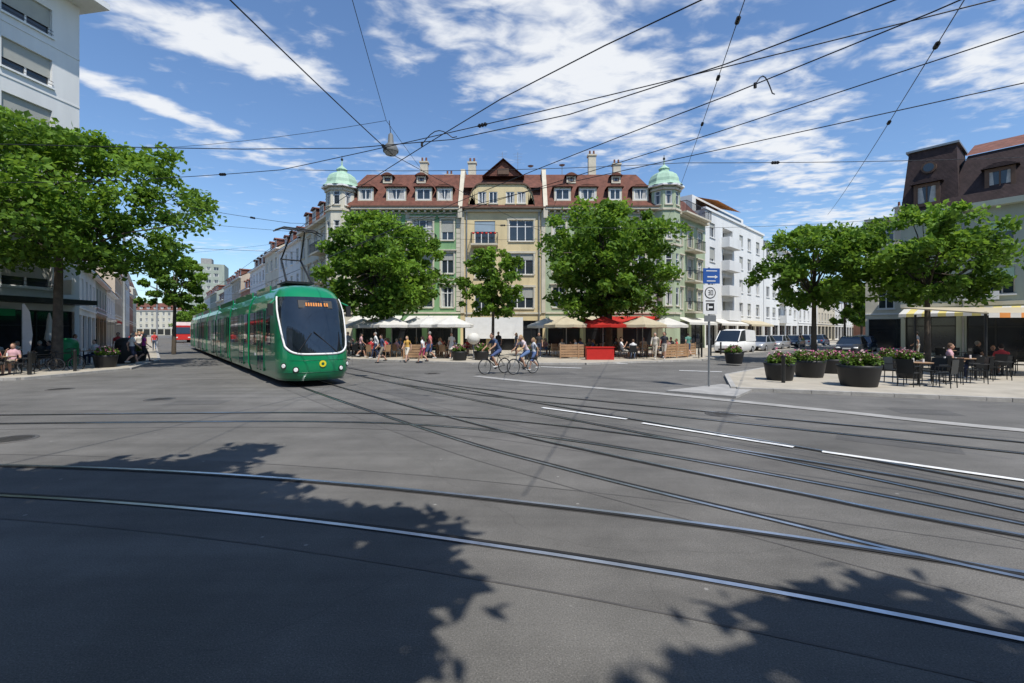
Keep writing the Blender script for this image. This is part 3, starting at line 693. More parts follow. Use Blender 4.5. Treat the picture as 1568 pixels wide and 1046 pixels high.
def tree(name,x,y,z0,H,zb,Rr,seed,nc=90,nl=170,ls=.26,tr=.2,off=(0,0),flat=.75,lm='leaf',rs=1.0,ry=1.0):
    rng=np.random.default_rng(seed)
    e=bpy.data.objects.new(name,None); COL.objects.link(e); e.location=(x,y,z0)
    zc=(H+zb)/2-z0; rz=(H-zb)/2
    ph=rng.random(6)*6.28
    C=[];rad=[]
    for i in range(nc):
        th=rng.random()*6.283; cz=(rng.random()*2-1)*.95
        f=(rng.random()**.5)*.86+.08
        lump=1+.15*math.sin(2*th+ph[0])+.12*math.sin(5*th+ph[1])+.1*math.sin(3*cz*3+ph[2])
        hz=math.sqrt(max(.05,1-abs(cz)**(2.2 if cz>0 else 3.6)))
        C.append((off[0]+math.cos(th)*Rr*f*lump*hz,off[1]+math.sin(th)*Rr*ry*f*lump*hz,zc+cz*rz*(.88+.12*f)))
        rad.append(Rr*(.10+.11*rng.random())*rs)
    C=np.array(C);rad=np.array(rad)
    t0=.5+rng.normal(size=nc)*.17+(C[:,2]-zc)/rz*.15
    V,t=leafquads(C,rad,nl,ls,rng,t0,flat)
    o=leafmesh('crown',V,t,lm); o.parent=e
    b=MB(); fork=zb-z0+ (H-zb)*.12
    b.tube((0,0,-.05),(.03,.02,fork*.5),tr*1.15,tr*.9,10); b.tube((.03,.02,fork*.5),(0.05,.05,fork),tr*.9,tr*.75,10)
    b.tube((0.05,.05,fork),(off[0]*.5,off[1]*.5,zc+rz*.4),tr*.7,tr*.25,8)
    order=np.argsort(rng.random(nc))[:int(min(nc*.3,50))]
    for i in order:
        c=Vector(C[i]); s_=Vector((.05+off[0]*.2,.05+off[1]*.2,fork+(zc+rz*.3-fork)*rng.random()*.7)); 
        if rng.random()<.5: s_=Vector((.05,.05,fork))
        mid=s_.lerp(c,.5)+Vector((0,0,.15*Rr*(rng.random()-.1)))
        b.tube(s_,mid,tr*.36,tr*.2,6); b.tube(mid,c,tr*.2,tr*.06,5)
    me=bpy.data.meshes.new('trunk'); me.from_pydata(b.v,[],b.f); me.polygons.foreach_set('use_smooth',b.smooth); me.materials.append(M['bark'])
    o=bpy.data.objects.new('trunk',me); COL.objects.link(o); o.parent=e
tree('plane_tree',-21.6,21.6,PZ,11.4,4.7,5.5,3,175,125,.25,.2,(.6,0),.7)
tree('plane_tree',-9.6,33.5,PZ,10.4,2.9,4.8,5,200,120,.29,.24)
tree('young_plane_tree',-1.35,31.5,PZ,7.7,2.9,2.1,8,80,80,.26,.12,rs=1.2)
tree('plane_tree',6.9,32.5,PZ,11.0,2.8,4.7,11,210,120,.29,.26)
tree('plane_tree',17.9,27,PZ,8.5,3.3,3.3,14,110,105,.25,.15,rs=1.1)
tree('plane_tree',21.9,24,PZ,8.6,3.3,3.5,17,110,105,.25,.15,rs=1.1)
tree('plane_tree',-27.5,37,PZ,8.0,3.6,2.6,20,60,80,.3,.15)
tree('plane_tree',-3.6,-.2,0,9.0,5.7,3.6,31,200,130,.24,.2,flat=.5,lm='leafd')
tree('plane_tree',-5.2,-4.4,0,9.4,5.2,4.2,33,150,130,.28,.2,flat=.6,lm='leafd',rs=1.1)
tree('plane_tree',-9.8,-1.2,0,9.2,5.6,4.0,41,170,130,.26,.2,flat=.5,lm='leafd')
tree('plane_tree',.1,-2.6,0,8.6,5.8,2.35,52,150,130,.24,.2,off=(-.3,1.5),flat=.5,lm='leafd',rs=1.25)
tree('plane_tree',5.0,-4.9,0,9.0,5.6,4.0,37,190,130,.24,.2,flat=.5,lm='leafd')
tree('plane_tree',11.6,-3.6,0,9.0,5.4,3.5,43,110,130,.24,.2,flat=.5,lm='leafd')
for i,(x_,y_,r_) in enumerate([(-71,101,3),(-64,94,2.6),(-84,118,3.5),(-97,135,4),(38,52,2.6),(55,70,3),(43,56,2.4)]): tree('street_tree',x_,y_,PZ,7.5,2.8,r_,60+i,45,55,.4,.15)
# ---------------------------------------------------------------- tram
g=G('articulated_tram',(fc[0],fc[1],0),math.atan2(.785,-.62))
def interp(x,T):
    for (a,b_),(c,d) in zip(T[:-1],T[1:]):
        if x<=c: 
            t=max(0,(x-a)/(c-a)); return b_+(d-b_)*t
    return T[-1][1]
NO=[(.22,.18),(.45,.03),(.8,0),(1.1,.03),(1.3,.07),(2.0,.24),(2.5,.42),(2.85,.6),(3.05,.74),(3.25,.94),(3.42,1.25),(3.52,1.7)]
HW=[(.22,1.06),(.5,1.14),(1.0,1.15),(2.6,1.13),(3.0,1.08),(3.25,.98),(3.42,.84),(3.5,.66)]
def tp(a,z):
    r=math.radians(a); s_=math.sin(r); c_=max(0,math.cos(r))
    y=interp(z,HW)*math.copysign(abs(s_)**.8,s_); x=interp(z,NO)+1.15*(1-c_**.7)
    return (x,y,z)
def warp(a,z):
    B=interp(z,[(.2,54),(1.1,56),(1.6,63),(2.4,72),(3.1,76),(3.6,76)]); s_=1 if a>=0 else -1; q=abs(a)
    qq=q*B/66 if q<=66 else B+(q-66)*(90-B)/24
    w=max(0,1-abs(z-1.1)/.75) if z<1.1 else max(0,1-(z-1.1)/1.3)
    return s_*qq, z+.26*w*min(1,q/66)**4
A_=[-90,-84,-78,-72,-66,-60,-52,-44,-36,-28,-20,-12,-4,4,12,20,28,36,44,52,60,66,72,78,84,90]
Z_=[.22,.3,.45,.6,.8,.95,1.1,1.2,1.3,1.5,1.75,2.0,2.3,2.6,2.85,2.98,3.05,3.15,3.25,3.34,3.42,3.47,3.5]
XS=2.9
gridv=[[tp(*warp(a,z)) for a in A_] for z in Z_]
cells={'tram':[],'tram2':[],'tglass':[]}
vv=[p for r in gridv for p in r]; nA=len(A_)
for j in range(len(Z_)-1):
    for i in range(nA-1):
        ac=abs((A_[i]+A_[i+1])/2)
        gl=ac<66 and Z_[j]>=1.1 and Z_[j+1]<=3.05
        m_='tglass' if gl else ('tram2' if Z_[j+1]<=.31 else 'tram')
        cells[m_].append((j*nA+i,j*nA+i+1,(j+1)*nA+i+1,(j+1)*nA+i))
for m_,fs in cells.items():
    b=g.p('cab_'+m_,m_); i0=len(b.v); b.v+=vv; b.f+=[tuple(q+i0 for q in f) for f in fs]; b.smooth+=[True]*len(fs)
for j in range(len(Z_)-1):
    for sg,i in ((-1,0),(1,nA-1)):
        p0=gridv[j][i];p1=gridv[j+1][i]; h0=interp(p0[2],HW)*sg;h1=interp(p1[2],HW)*sg
        g.p('cab_tram','tram').face([p0,(XS,h0,p0[2]),(XS,h1,p1[2]),p1],True)
g.p('cab_tram','tram').face([tp(a,3.5) for a in A_]+[(XS,.66,3.5),(XS,-.66,3.5)])
def stv(a,z,e=.012):
    p=tp(*warp(a,z)); r=math.radians(a); return Vector((p[0]-e*math.cos(r),p[1]+e*math.sin(r),p[2]))
def st(a,z,e=.012):
    p=tp(a,z); r=math.radians(a); return Vector((p[0]-e*math.cos(r),p[1]+e*math.sin(r),p[2]))
path=[(-66,z) for z in (3.05,2.98,2.85,2.6,2.3,2.0,1.75,1.5,1.3,1.2,1.1)]+[(a,1.1) for a in (-60,-52,-44,-36,-28,-20,-12,-4,4,12,20,28,36,44,52,60)]+[(66,z) for z in (1.1,1.2,1.3,1.5,1.75,2.0,2.3,2.6,2.85,2.98,3.05)]
for (a,z),(a2,z2) in zip(path[:-1],path[1:]): g.p('white_stripe','white').tube(stv(a,z,0),stv(a2,z2,0),.035,.035,8)
for sg in (-1,1): g.p('cab_side_window','tglass').hexa([(1.95,sg*1.10,1.4),(2.75,sg*1.10,1.4),(2.75,sg*1.156,1.4),(1.95,sg*1.152,1.4),(2.1,sg*1.08,2.7),(2.75,sg*1.08,2.7),(2.75,sg*1.142,2.7),(2.1,sg*1.142,2.7)])
for a,z in ((-60,.72),(60,.72),(-34,.60),(34,.60)):
    c=Vector(tp(a,z)); r=math.radians(a*.8); n_=Vector((-math.cos(r),math.sin(r),0))
    g.p('lamp_rings','black').tube(c-n_*.04,c+n_*.02,.10,.10,16); g.p('lamps','lampw').tube(c+n_*.021,c+n_*.035,.07,.06,16)
c=Vector(tp(-2,.78)); g.p('emblem','yellow').tube(c,c+Vector((-.02,0,0)),.11,.11,16); g.p('emblem_mark','tram2').tube(c+Vector((-.02,0,0)),c+Vector((-.025,0,0)),.05,.05,12)
c=tp(0,2.78); g.p('destination_display','black').hexa([(c[0]-.03,-.55,2.66),(c[0]-.03,.55,2.66),(c[0]+.2,.55,2.66),(c[0]+.2,-.55,2.66),(c[0]+.09,-.55,2.92),(c[0]+.09,.55,2.92),(c[0]+.3,.55,2.92),(c[0]+.3,-.55,2.92)])
for q in (-.4,-.32,-.2,-.12,-.04,.04,.12,.2,.28): g.p('display_text','orange').hexa([(c[0]-.04,q,2.72),(c[0]-.04,q+.05,2.72),(c[0]-.02,q+.05,2.72),(c[0]-.02,q,2.72),(c[0]+.02,q,2.84),(c[0]+.02,q+.05,2.84),(c[0]+.05,q+.05,2.84),(c[0]+.05,q,2.84)])
g.p('wipers','black').path([st(-25,1.15,.03),st(5,1.85,.04)],.016); g.p('wipers','black').path([st(30,1.15,.03),st(8,1.8,.04)],.016)
g.p('nose_seams','tram2').path([st(a,.50,.004) for a in range(-80,81,8)],.012); g.p('nose_seams','tram2').path([st(a,.9,.002) for a in range(-50,51,8)],.007)
g.p('nose_seams','tram2').path([st(0,.9,.002),st(0,.5,.002)],.006)
for sg in (-1,1):
    g.p('mirrors','tram').tube((1.5,sg*1.1,2.95),(1.15,sg*1.3,2.8),.03); g.p('mirrors_heads','black').hexa([(1.06,sg*1.3-.08,2.4),(1.06,sg*1.3+.08,2.4),(1.16,sg*1.3+.08,2.4),(1.16,sg*1.3-.08,2.4),(1.1,sg*1.3-.08,2.8),(1.1,sg*1.3+.08,2.8),(1.2,sg*1.3+.08,2.8),(1.2,sg*1.3-.08,2.8)])
prof_=[(1.06,.22),(1.14,.5),(1.15,1.1),(1.13,2.6),(1.08,3.0),(.98,3.25),(.84,3.42),(.66,3.5)]
ring=prof_+[(-y,z) for y,z in prof_[::-1]]
mods=[(XS,6.2)]
x=6.75
for L in (5.7,6.3,5.7,6.3,5.7,6.0): mods.append((x,x+L)); x+=L+.5
tail=mods[-1][1]
for i,(a,c) in enumerate(mods):
    b=g.p('body_shell','tram')
    b.grid([[(xx,y,z) for y,z in ring] for xx in (a,c)],False,False)
    if i: b.face([(a,y,z) for y,z in ring])
    b.face([(c,y,z) for y,z in ring][::-1])
    if i<len(mods)-1:
        bl=g.p('bellows','rubber'); x0=c; 
        for k in range(5): 
            s1=.93 if k%2 else .97
            bl.grid([[(x0+.11*k,y*s1,.3+(z-.3)*s1) for y,z in ring],[(x0+.11*(k+1),y*(1.9-s1),.3+(z-.3)*(1.9-s1)) for y,z in ring]],False,False)
    for sg in (-1,1):
        w=g.p('side_windows','tglass'); L=c-a
        y0,y1=sorted((sg*1.10,sg*1.158))
        w.box(a+.12,c-.12,y0,y1,1.32,2.62)
        dd=[(a+L*.32,1.3),] if i%2 else [(a+L*.2,1.3),(a+L*.72,1.3)]
        if i==0: dd=[(a+.9,1.3)]
        for xc,dw in dd:
            y2,y3=sorted((sg*1.10,sg*1.162)); w.box(xc-dw/2,xc+dw/2,y2,y3,.42,1.318)
            fr=g.p('door_frames','tram2'); y4,y5=sorted((sg*1.12,sg*1.170))
            for q in (xc-dw/2-.03,xc-.015,xc+dw/2-.01): fr.box(q,q+.04,y4,y5,.38,2.65)
            fr.box(xc-dw/2,xc+dw/2,y4,y5,2.622,2.68)
        n=int(L/1.5)
        for k in range(1,n+1): 
            q=a+.12+(L-.24)*k/(n+1); g.p('window_bars','black').box(q-.025,q+.025,*sorted((sg*1.12,sg*1.166)),1.33,2.61)
        g.p('skirt_line','tram2').box(a+.02,c-.02,*sorted((sg*1.1,sg*1.156)),.5,.53)
        g.p('small_labels','white').box(a+1.9,a+2.2,*sorted((sg*1.1,sg*1.157)),.9,1.0)
    g.p('roof_units','grey').box(a+.7,c-.6,-.6,.6,3.5,3.66); g.p('roof_fairing','tram').box(a+.3,c-.3,-.93,-.88,3.3,3.58); g.p('roof_fairing','tram').box(a+.3,c-.3,.88,.93,3.3,3.58)
    if i%2==0:
        for xx in (a+.35*(c-a),a+.7*(c-a)):
            for sg in (-1,1): g.p('wheels','iron').tube((xx,sg*.45,.31),(xx,sg*.6,.31),.3,.3,16)
g.p('underframe','black').box(1.4,tail-.3,-.95,.95,.16,.3)
b=g.p('pantograph','dark')
b.box(2.6,4.2,-.5,.5,3.67,3.75)
for s_ in (-.45,.45): b.tube((2.8,s_,3.75),(4.1,s_*.8,4.75),.04); b.tube((4.1,s_*.8,4.75),(2.9,s_*.5,5.72),.03)
b.tube((4.1,-.4,4.75),(4.1,.4,4.75),.03)
for xx in (2.75,3.05):
    b.tube((xx,-.55,5.77),(xx,.55,5.77),.03); b.tube((xx,-.55,5.77),(xx,-.85,5.62),.022); b.tube((xx,.55,5.77),(xx,.85,5.62),.022)
g.done()
# ---------------------------------------------------------------- overhead wires
g=G('overhead_wires'); b=g.p('contact_wires','wire')
CH=5.8
for t in (tB,tC,tD,tE):
    b.path([(p.x,p.y,CH) for p in t[::6]],.0095,5)
b.path([(9,3.6,6.0),(6.9,6.15,5.9),(4.2,9.2,5.9),(-6,19.8,5.9),ln(f2,-40)+(5.9,)],.009)
sp=g.p('span_wires','wire')
def span(a,c,r=.009,sag=.25,ins=()):
    a=Vector(a);c=Vector(c);n=14
    P=[a.lerp(c,k/n)-Vector((0,0,sag*4*(k/n)*(1-k/n))) for k in range(n+1)]
    sp.path(P,r)
    for t in ins:
        q=a.lerp(c,t)-Vector((0,0,sag*4*t*(1-t))); d=(c-a).normalized()
        g.p('insulators','black').tube(q-d*.12,q+d*.12,.02,.02,8)
        for k in (-.07,0,.07): g.p('insulators','black').tube(q+d*(k-.015),q+d*(k+.015),.045,.045,8)
span((-5.2,1.5,7.2),(-3.4,13,6.9),.013,.1,(.95,)); span((-3.4,13,6.9),(3,30,8),.009,.1)
span((-2.2,1,9.4),(-4.2,15.2,8.9),.008,.1); span((-25.6,23,11.2),(-4.2,15.2,8.9),.008,.5); span((-4.2,15.2,8.9),(-4.9,42.6,13),.008,.3)
span((2.2,1.5,7.2),(14.3,42.2,12),.009,.3,(.18,.24,.32)); span((5.6,4.6,6.9),(21.5,31,9.8),.009,.2,(.15,.3))
span((-25.4,24,8.6),(-8,25,7.1),.009,.2,(.85,)); span((-8,25,7.1),(14.2,42,11),.009,.4)
span((-26.2,18,8.0),(-6.5,12.8,6.4),.010,.3,(.9,)); span((-6.5,12.8,6.4),(13,3.5,6.8),.010,.15,(.3,.7))
span((-16.2,42.6,11),(-33,40,8.5),.009,.3)
span((-25.9,20,10.0),(-9.5,19.5,6.5),.009,.3,(.9,)); span((-9.5,19.5,6.5),(-3,19,6.4),.008,.05); span((-3,19,6.4),(23,27,8.6),.009,.4,(.1,))
span((-25.5,22.5,6.6),(-12,25.5,6.3),.009,.1); span((4.5,12,6.3),(26,14,7.8),.009,.2,(.12,)); span((-6.0,12.8,6.4),(4.5,12,6.3),.008,.1)
span((-14,43,12),(-7,22,6.2),.008,.2); span((3.2,42.6,12.5),(1.5,14,6.3),.008,.3)
for y_ in (60,80,100,130): 
    c=(-17-.62*(y_-43)/.785,y_); span((c[0],y_,8.5),(c[0]-17*.785,y_-17*.62,8.5),.012,.5)
def arm(p,d):
    a=Vector((p[0],p[1],CH)); k=g.p('steady_arms','wire'); pts=[]
    for i in range(9):
        t=i/8; pts.append(a+Vector((d[0]*t,d[1]*t,.24*math.sin(math.pi*min(1,t*1.15))*.9+.12*t)))
    k.path(pts,.010); k.tube(a-Vector((0,0,.04)),a+Vector((0,0,.04)),.025)
arm((-1.9,9.6),(.75,-.1)); arm((3.9,7.3),(.6,.5))
g.done()
g=G('hanging_street_lamp',(-4.05,15.2,0))
g.p('housing','lampgrey').lathe([(.25,7.85),(.26,7.92),(.19,8.06),(.1,8.15),(.08,8.42),(.03,8.48)],n=16); g.p('bowl','curtain').lathe([(.05,7.72),(.17,7.76),(.23,7.849)],n=14)
g.p('hanger','wire').tube((0,0,8.45),(-.05,0,8.9),.012); g.done()
# sign post
g=G('traffic_sign',(6.45,14.9,0))
g.p('post','grey').tube((0,0,0),(0,0,3.95),.035,.035,10)
Fs=Fr((-.2,-.05),(1,.1))
g.p('blue_plate','blue').fbox(Fs,-.02,.55,3.42,3.92,0,.02); w=g.p('arrow','white'); w.fbox(Fs,.12,.4,3.62,3.66,.021,.024); w.face([Fs.p(.38,3.58,.024),Fs.p(.48,3.64,.024),Fs.p(.38,3.7,.024)]); w.fbox(Fs,.08,.45,3.82,3.85,.021,.024); w.fbox(Fs,.1,.4,3.49,3.52,.021,.024)
g.p('zone_plate','white').fbox(Fs,-.02,.45,2.42,3.38,0,.02)
c=Fs.p(.215,3.12,.021);c2=Fs.p(.215,3.12,.026); g.p('ring','black').tube(c,c2,.19,.19,20); c=Fs.p(.215,3.12,.0262);c2=Fs.p(.215,3.12,.03); g.p('disc','white').tube(c,c2,.16,.16,20)
k=g.p('numerals','black')
for a in ((.14,.2,3.18,3.2),(.14,.2,3.11,3.13),(.14,.2,3.04,3.06),(.19,.21,3.04,3.2),(.23,.25,3.04,3.2),(.29,.31,3.04,3.2),(.25,.29,3.18,3.2),(.25,.29,3.04,3.06)): k.fbox(Fs,a[0],a[1],a[2],a[3],.031,.034)
k.fbox(Fs,.06,.37,2.84,2.87,.021,.025); k.fbox(Fs,.08,.35,2.54,2.78,.021,.025); g.p('glyph','white').fbox(Fs,.12,.16,2.56,2.74,.026,.028); g.p('glyph','white').fbox(Fs,.16,.3,2.62,2.68,.026,.028)
g.p('small_plate','grey').fbox(Fs,.02,.42,2.18,2.38,0,.02); g.done()
# ---------------------------------------------------------------- planters
def planter(x,y,r,h,z0=PZ,seed=0,name='flower_planter'):
    g=G(name,(x,y,z0)); g.p('pot','black').lathe([(r*.78,0),(r*.86,h*.3),(r*.96,h*.85),(r*1.0,h),(r*.9,h),(r*.88,h-.05)],n=24); e=g.done()
    rng=np.random.default_rng(seed+100)
    n=22; C=np.array([(math.cos(a)*r*.8*q,math.sin(a)*r*.8*q,h+.08+.28*rng.random()*(1.2-q)) for a,q in zip(rng.random(n)*6.28,rng.random(n)**.5)]); rad=r*(.22+.2*rng.random(n))
    V,t=leafquads(C,rad,75,.09,rng,np.full(n,.55),.9); o=leafmesh('foliage',V,t,'leaf2'); o.parent=e
    C2=C+np.array([0,0,.08]); V,t=leafquads(C2[:12],rad[:12],13,.08,rng,np.full(12,.5),.9); o=leafmesh('flowers',V,t,'pink'); o.parent=e
    V,t=leafquads(C2[8:20],rad[8:20],10,.075,rng,np.full(12,.5),.9); o=leafmesh('pale_flowers',V,t,'petal'); o.parent=e
for i,a in enumerate([(9.7,16.5,.52,.62),(11.5,17.6,.57,.65),(11.2,14.7,.62,.68),(17.0,20.5,.5,.55),(13.5,19.2,.5,.6),(-3.2,27.8,.5,.55),(-1.9,28.2,.5,.55),(1.2,28.6,.5,.55),(15.0,17.2,.45,.7),(-20,22.4,.5,.6),(-22.4,27.2,.5,.6),(12.2,25,.5,.6)]): planter(*a,seed=i)
# ---------------------------------------------------------------- furniture
def make_parasol(mm,r=1.5,name='parasol'):
    g=G(name,(0,0,-50)); g.p('pole','grey').tube((0,0,0),(0,0,2.85),.03); g.p('base','iron').lathe([(.3,0),(.3,.08),(.06,.12)],n=12)
    b=g.p('canopy',mm); n=8
    rim=[(r*math.cos(2*math.pi*k/n),r*math.sin(2*math.pi*k/n),2.22) for k in range(n)]
    for k in range(n):
        a=rim[k];c=rim[(k+1)%n]; m_=((a[0]+c[0])/2*.97,(a[1]+c[1])/2*.97,2.2)
        b.face([(0,0,2.8),a,m_]); b.face([(0,0,2.8),m_,c])
        for p,q in ((a,m_),(m_,c)): b.face([p,(p[0]*1.0,p[1]*1.0,p[2]-.18),(q[0],q[1],q[2]-.18),q])
        g.p('ribs','grey').tube((0,0,2.72),(a[0],a[1],2.19),.01,n=4)
    return g.done(True)
PW=make_parasol('whitec');PR=make_parasol('redc',1.7);PB=make_parasol('beigec',1.6)
for (x_,y_,p_,r_) in [(-9.9,33,PW,.2),(-8.3,31.4,PW,.5),(-6.9,32.8,PW,.1),(-5.6,30.6,PW,.6),(-4.3,32.6,PW,0),(-11.8,36,PW,.3),(-4.0,30.0,PW,.3),(3.7,31,PB,.2),(5.3,33.5,PR,.4),(6.2,31.0,PR,.1),(8.9,31.0,PB,.6),(9.2,33.5,PR,.3),(11,34.5,PR,0),(10.8,32.0,PW,.4),(2.6,34.3,PW,.2)]: inst(p_,(x_,y_,PZ),r_)
def mk_table():
    g=G('cafe_table',(0,0,-50)); g.p('top','wood').lathe([(.38,.72),(.39,.75)],n=20); g.p('leg','dark').tube((0,0,.03),(0,0,.72),.03); g.p('foot','dark').lathe([(.24,0),(.22,.03)],n=12)
    g.p('glasses','lampw').tube((.12,.05,.75),(.12,.05,.88),.03); g.p('glasses','lampw').tube((-.1,-.12,.75),(-.1,-.12,.86),.03); return g.done(True)
def mk_chair(m='dark'):
    g=G('cafe_chair',(0,0,-50)); b=g.p('c',m)
    for sx in (-.2,.2):
        for sy in (-.2,.2): b.tube((sx*1.08,sy*1.05,0),(sx,sy,.44),.014,n=6)
    b.box(-.22,.22,-.22,.22,.43,.46)
    rows=[[(-.2-.03*(z-.46)*3,y,z) for y in (-.22,-.1,0,.1,.22)] for z in (.46,.6,.75,.88)]
    b.grid(rows,False,True); b.grid([[(p[0]-.025,p[1],p[2]) for p in r] for r in rows],False,True)
    for sy in (-.24,.24): b.tube((-.24,sy,.66),(.15,sy,.66),.015,n=6); b.tube((.15,sy,.66),(.17,sy,.44),.013,n=6)
    return g.done(True)
TB=mk_table();CD=mk_chair('dark');CW=mk_chair('wood')
# ---------------------------------------------------------------- people
def cap_pts(b,p0,p1,r0,r1):
    p0=Vector(p0);p1=Vector(p1); d=(p1-p0); L=d.length; d=d/L if L>1e-6 else Vector((0,0,1))
    a=Vector((0,0,1)) if abs(d.z)<.9 else Vector((1,0,0)); e=d.cross(a).normalized(); h=d.cross(e); rows=[];n=12
    for t in (-88,-60,-30,0): t=math.radians(t); rows.append((p0+d*math.sin(t)*r0,r0*math.cos(t)))
    for t in (0,30,60,88): t=math.radians(t); rows.append((p1+d*math.sin(t)*r1,r1*math.cos(t)))
    rr=[[c+(e*math.cos(2*math.pi*k/n)+h*math.sin(2*math.pi*k/n))*r for k in range(n)] for c,r in rows]
    b.grid(rr,True,True); b.face(rr[0][::-1]); b.face(rr[-1])
def person_mesh(key,J,female=False,longhair=False,shorts=False,dress=False,sleeve=False):
    prim=[]; V=Vector
    pel=V(J['pel']);nk=V(J['neck']);hd=V(J['head'])
    prof=[(0,.12,.165),(.15,.112,.155),(.35,.1,.135 if not female else .118),(.55,.108,.148 if not female else .13),(.75,.12,.168 if not female else .145),(.9,.095,.165 if not female else .14),(1.0,.065,.09)]
    for i in range(13):
        t=i/12; 
        for (a,dx,dy),(c,ex,ey) in zip(prof[:-1],prof[1:]):
            if a<=t<=c: q=(t-a)/(c-a); rx=dx+(ex-dx)*q; ry=dy+(ey-dy)*q; break
        prim.append(('e',pel.lerp(nk,t),(rx,ry,.075),2 if t<.12 and not dress else 1))
    prim.append(('c',nk-V((0,0,.03)),hd-V((.01,0,.06)),.056,.052,0))
    prim.append(('e',hd,(.092,.076,.115),0)); prim.append(('e',hd+V((.03,0,-.06)),(.062,.055,.05),0)); prim.append(('c',hd+V((.092,0,.01)),hd+V((.108,0,-.02)),.011,.015,0))
    for s_ in (-1,1): prim.append(('e',hd+V((-.005,s_*.08,-.01)),(.022,.013,.032),0))
    prim.append(('e',hd+V((-.022,0,.028)),(.092,.086,.108),4))
    if longhair: prim.append(('c',hd+V((-.06,0,0)),nk+V((-.09,0,-.02)),.075,.06,4))
    for s_,k in ((1,'L'),(-1,'R')):
        sh=V(J['sh'+k]);el=V(J['el'+k]);wr=V(J['wr'+k]);hp=V(J['hip'+k]);kn=V(J['kn'+k]);an=V(J['an'+k]);f=.88 if female else 1
        m_=(sh+el)/2
        prim.append(('c',sh,m_,.056*f,.05*f,1)); prim.append(('c',m_,el,.049*f,.04*f,1 if sleeve else 0)); prim.append(('c',el,wr,.04*f,.027*f,1 if sleeve else 0))
        hdx=(wr-el).normalized(); prim.append(('c',wr,wr+hdx*.07,.028,.032,0))
        mk=(hp+kn)/2
        prim.append(('c',hp,mk,.092,.075,2)); prim.append(('c',mk,kn,.074,.056,2)); 
        mc=(kn+an)*.5+V((-.015,0,.04)); prim.append(('c',kn,mc,.055,.054,0 if shorts else 2)); prim.append(('c',mc,an,.053,.036,0 if shorts else 2))
        to=an+V(J.get('toe',(.17,0,-.045))); prim.append(('c',an+V((-.04,0,-.035)),to,.042,.036,3))
    if dress:
        for i in range(6): prim.append(('e',pel+V((0,0,-.06*i)),(.13+.012*i,.17+.012*i,.06),1))
    b=MB()
    for p in prim:
        if p[0]=='e': b.ell(p[1],p[2],16,10)
        else: cap_pts(b,p[1],p[2],p[3],p[4])
    me=bpy.data.meshes.new('tmp'); me.from_pydata(b.v,[],b.f); ob=bpy.data.objects.new('tmp',me); COL.objects.link(ob)
    r=ob.modifiers.new('r','REMESH'); r.mode='VOXEL'; r.voxel_size=.017; sm=ob.modifiers.new('s','SMOOTH'); sm.iterations=3; sm.factor=.5
    dg=bpy.context.evaluated_depsgraph_get(); em=bpy.data.meshes.new_from_object(ob.evaluated_get(dg)); bpy.data.objects.remove(ob)
    em.name=key; n=len(em.polygons); C=np.empty(n*3); em.polygons.foreach_get('center',C); C=C.reshape(-1,3)
    best=np.full(n,1e9); lab=np.zeros(n,int)
    for p in prim:
        if p[0]=='e':
            rad=np.array(p[2]); d=(np.linalg.norm((C-np.array(p[1]))/rad,axis=1)-1)*rad.min()
        else:
            a=np.array(p[1]);c=np.array(p[2]); ab=c-a; t=np.clip(((C-a)@ab)/(ab@ab),0,1); d=np.linalg.norm(C-(a+t[:,None]*ab),axis=1)-(p[3]+(p[4]-p[3])*t)
        k=d<best; best[k]=d[k]; lab[k]=p[-1]
    h=np.array(hd); face=(C[:,0]>h[0]+.035)&(C[:,2]<h[2]+.06)&(lab==4)&(np.abs(C[:,1]-h[1])<.07); lab[face]=0
    x=MB(); labs=[]
    def add(fn,l):
        k=len(x.f); fn(); labs.extend([l]*(len(x.f)-k))
    for s_,k in ((1,'L'),(-1,'R')):
        el=V(J['el'+k]);wr=V(J['wr'+k]); d=(wr-el).normalized(); base=wr+d*.085; side=V((0,1,0)).cross(d); side=side.normalized() if side.length>.1 else V((1,0,0))
        curl=V((0,-s_,0)) if abs(d.z)>.6 else V((0,0,-1)); 
        for i,L in enumerate((.07,.078,.072,.056)):
            o=base+side*(.024-.016*i); m_=o+d*L*.5+curl*.008; e_=m_+d*L*.35+curl*.028
            add(lambda:(x.tube(o,m_,.009,.008,6),x.tube(m_,e_,.008,.006,6)),0)
        o=wr+d*.03+side*.03; add(lambda:x.tube(o,o+d*.045+side*.03,.011,.008,6),0)
    for s_ in (-1,1):
        c=hd+V((.083,s_*.03,.012)); add(lambda:x.ell(c,(.008,.012,.008),8,5),5)
    c=hd+V((.09,0,-.05)); add(lambda:x.ell(c,(.006,.022,.006),8,5),6)
    V0=np.empty(len(em.vertices)*3); em.vertices.foreach_get('co',V0); V0=V0.reshape(-1,3).tolist(); F0=[tuple(p.vertices) for p in em.polygons]
    nn=len(V0); V0+=x.v; F0+=[tuple(q+nn for q in f) for f in x.f]; bpy.data.meshes.remove(em)
    out=bpy.data.meshes.new(key); out.from_pydata(V0,[],F0)
    for i in range(7): out.materials.append(M['skin'])
    out.polygons.foreach_set('material_index',lab.tolist()+labs); out.polygons.foreach_set('use_smooth',[True]*len(F0)); return out
def sym(d):
    o={}
    for k,v in d.items():
        if k[-1:]=='L' : o[k]=v; o[k[:-1]+'R']=(v[0],-v[1],v[2])
        else: o[k]=v
    return o
st_=sym(dict(pel=(0,0,.95),neck=(0,0,1.45),head=(.02,0,1.61),shL=(0,.175,1.38),elL=(-.03,.225,1.11),wrL=(.06,.235,.87),hipL=(0,.085,.9),knL=(.02,.09,.49),anL=(0,.09,.09)))
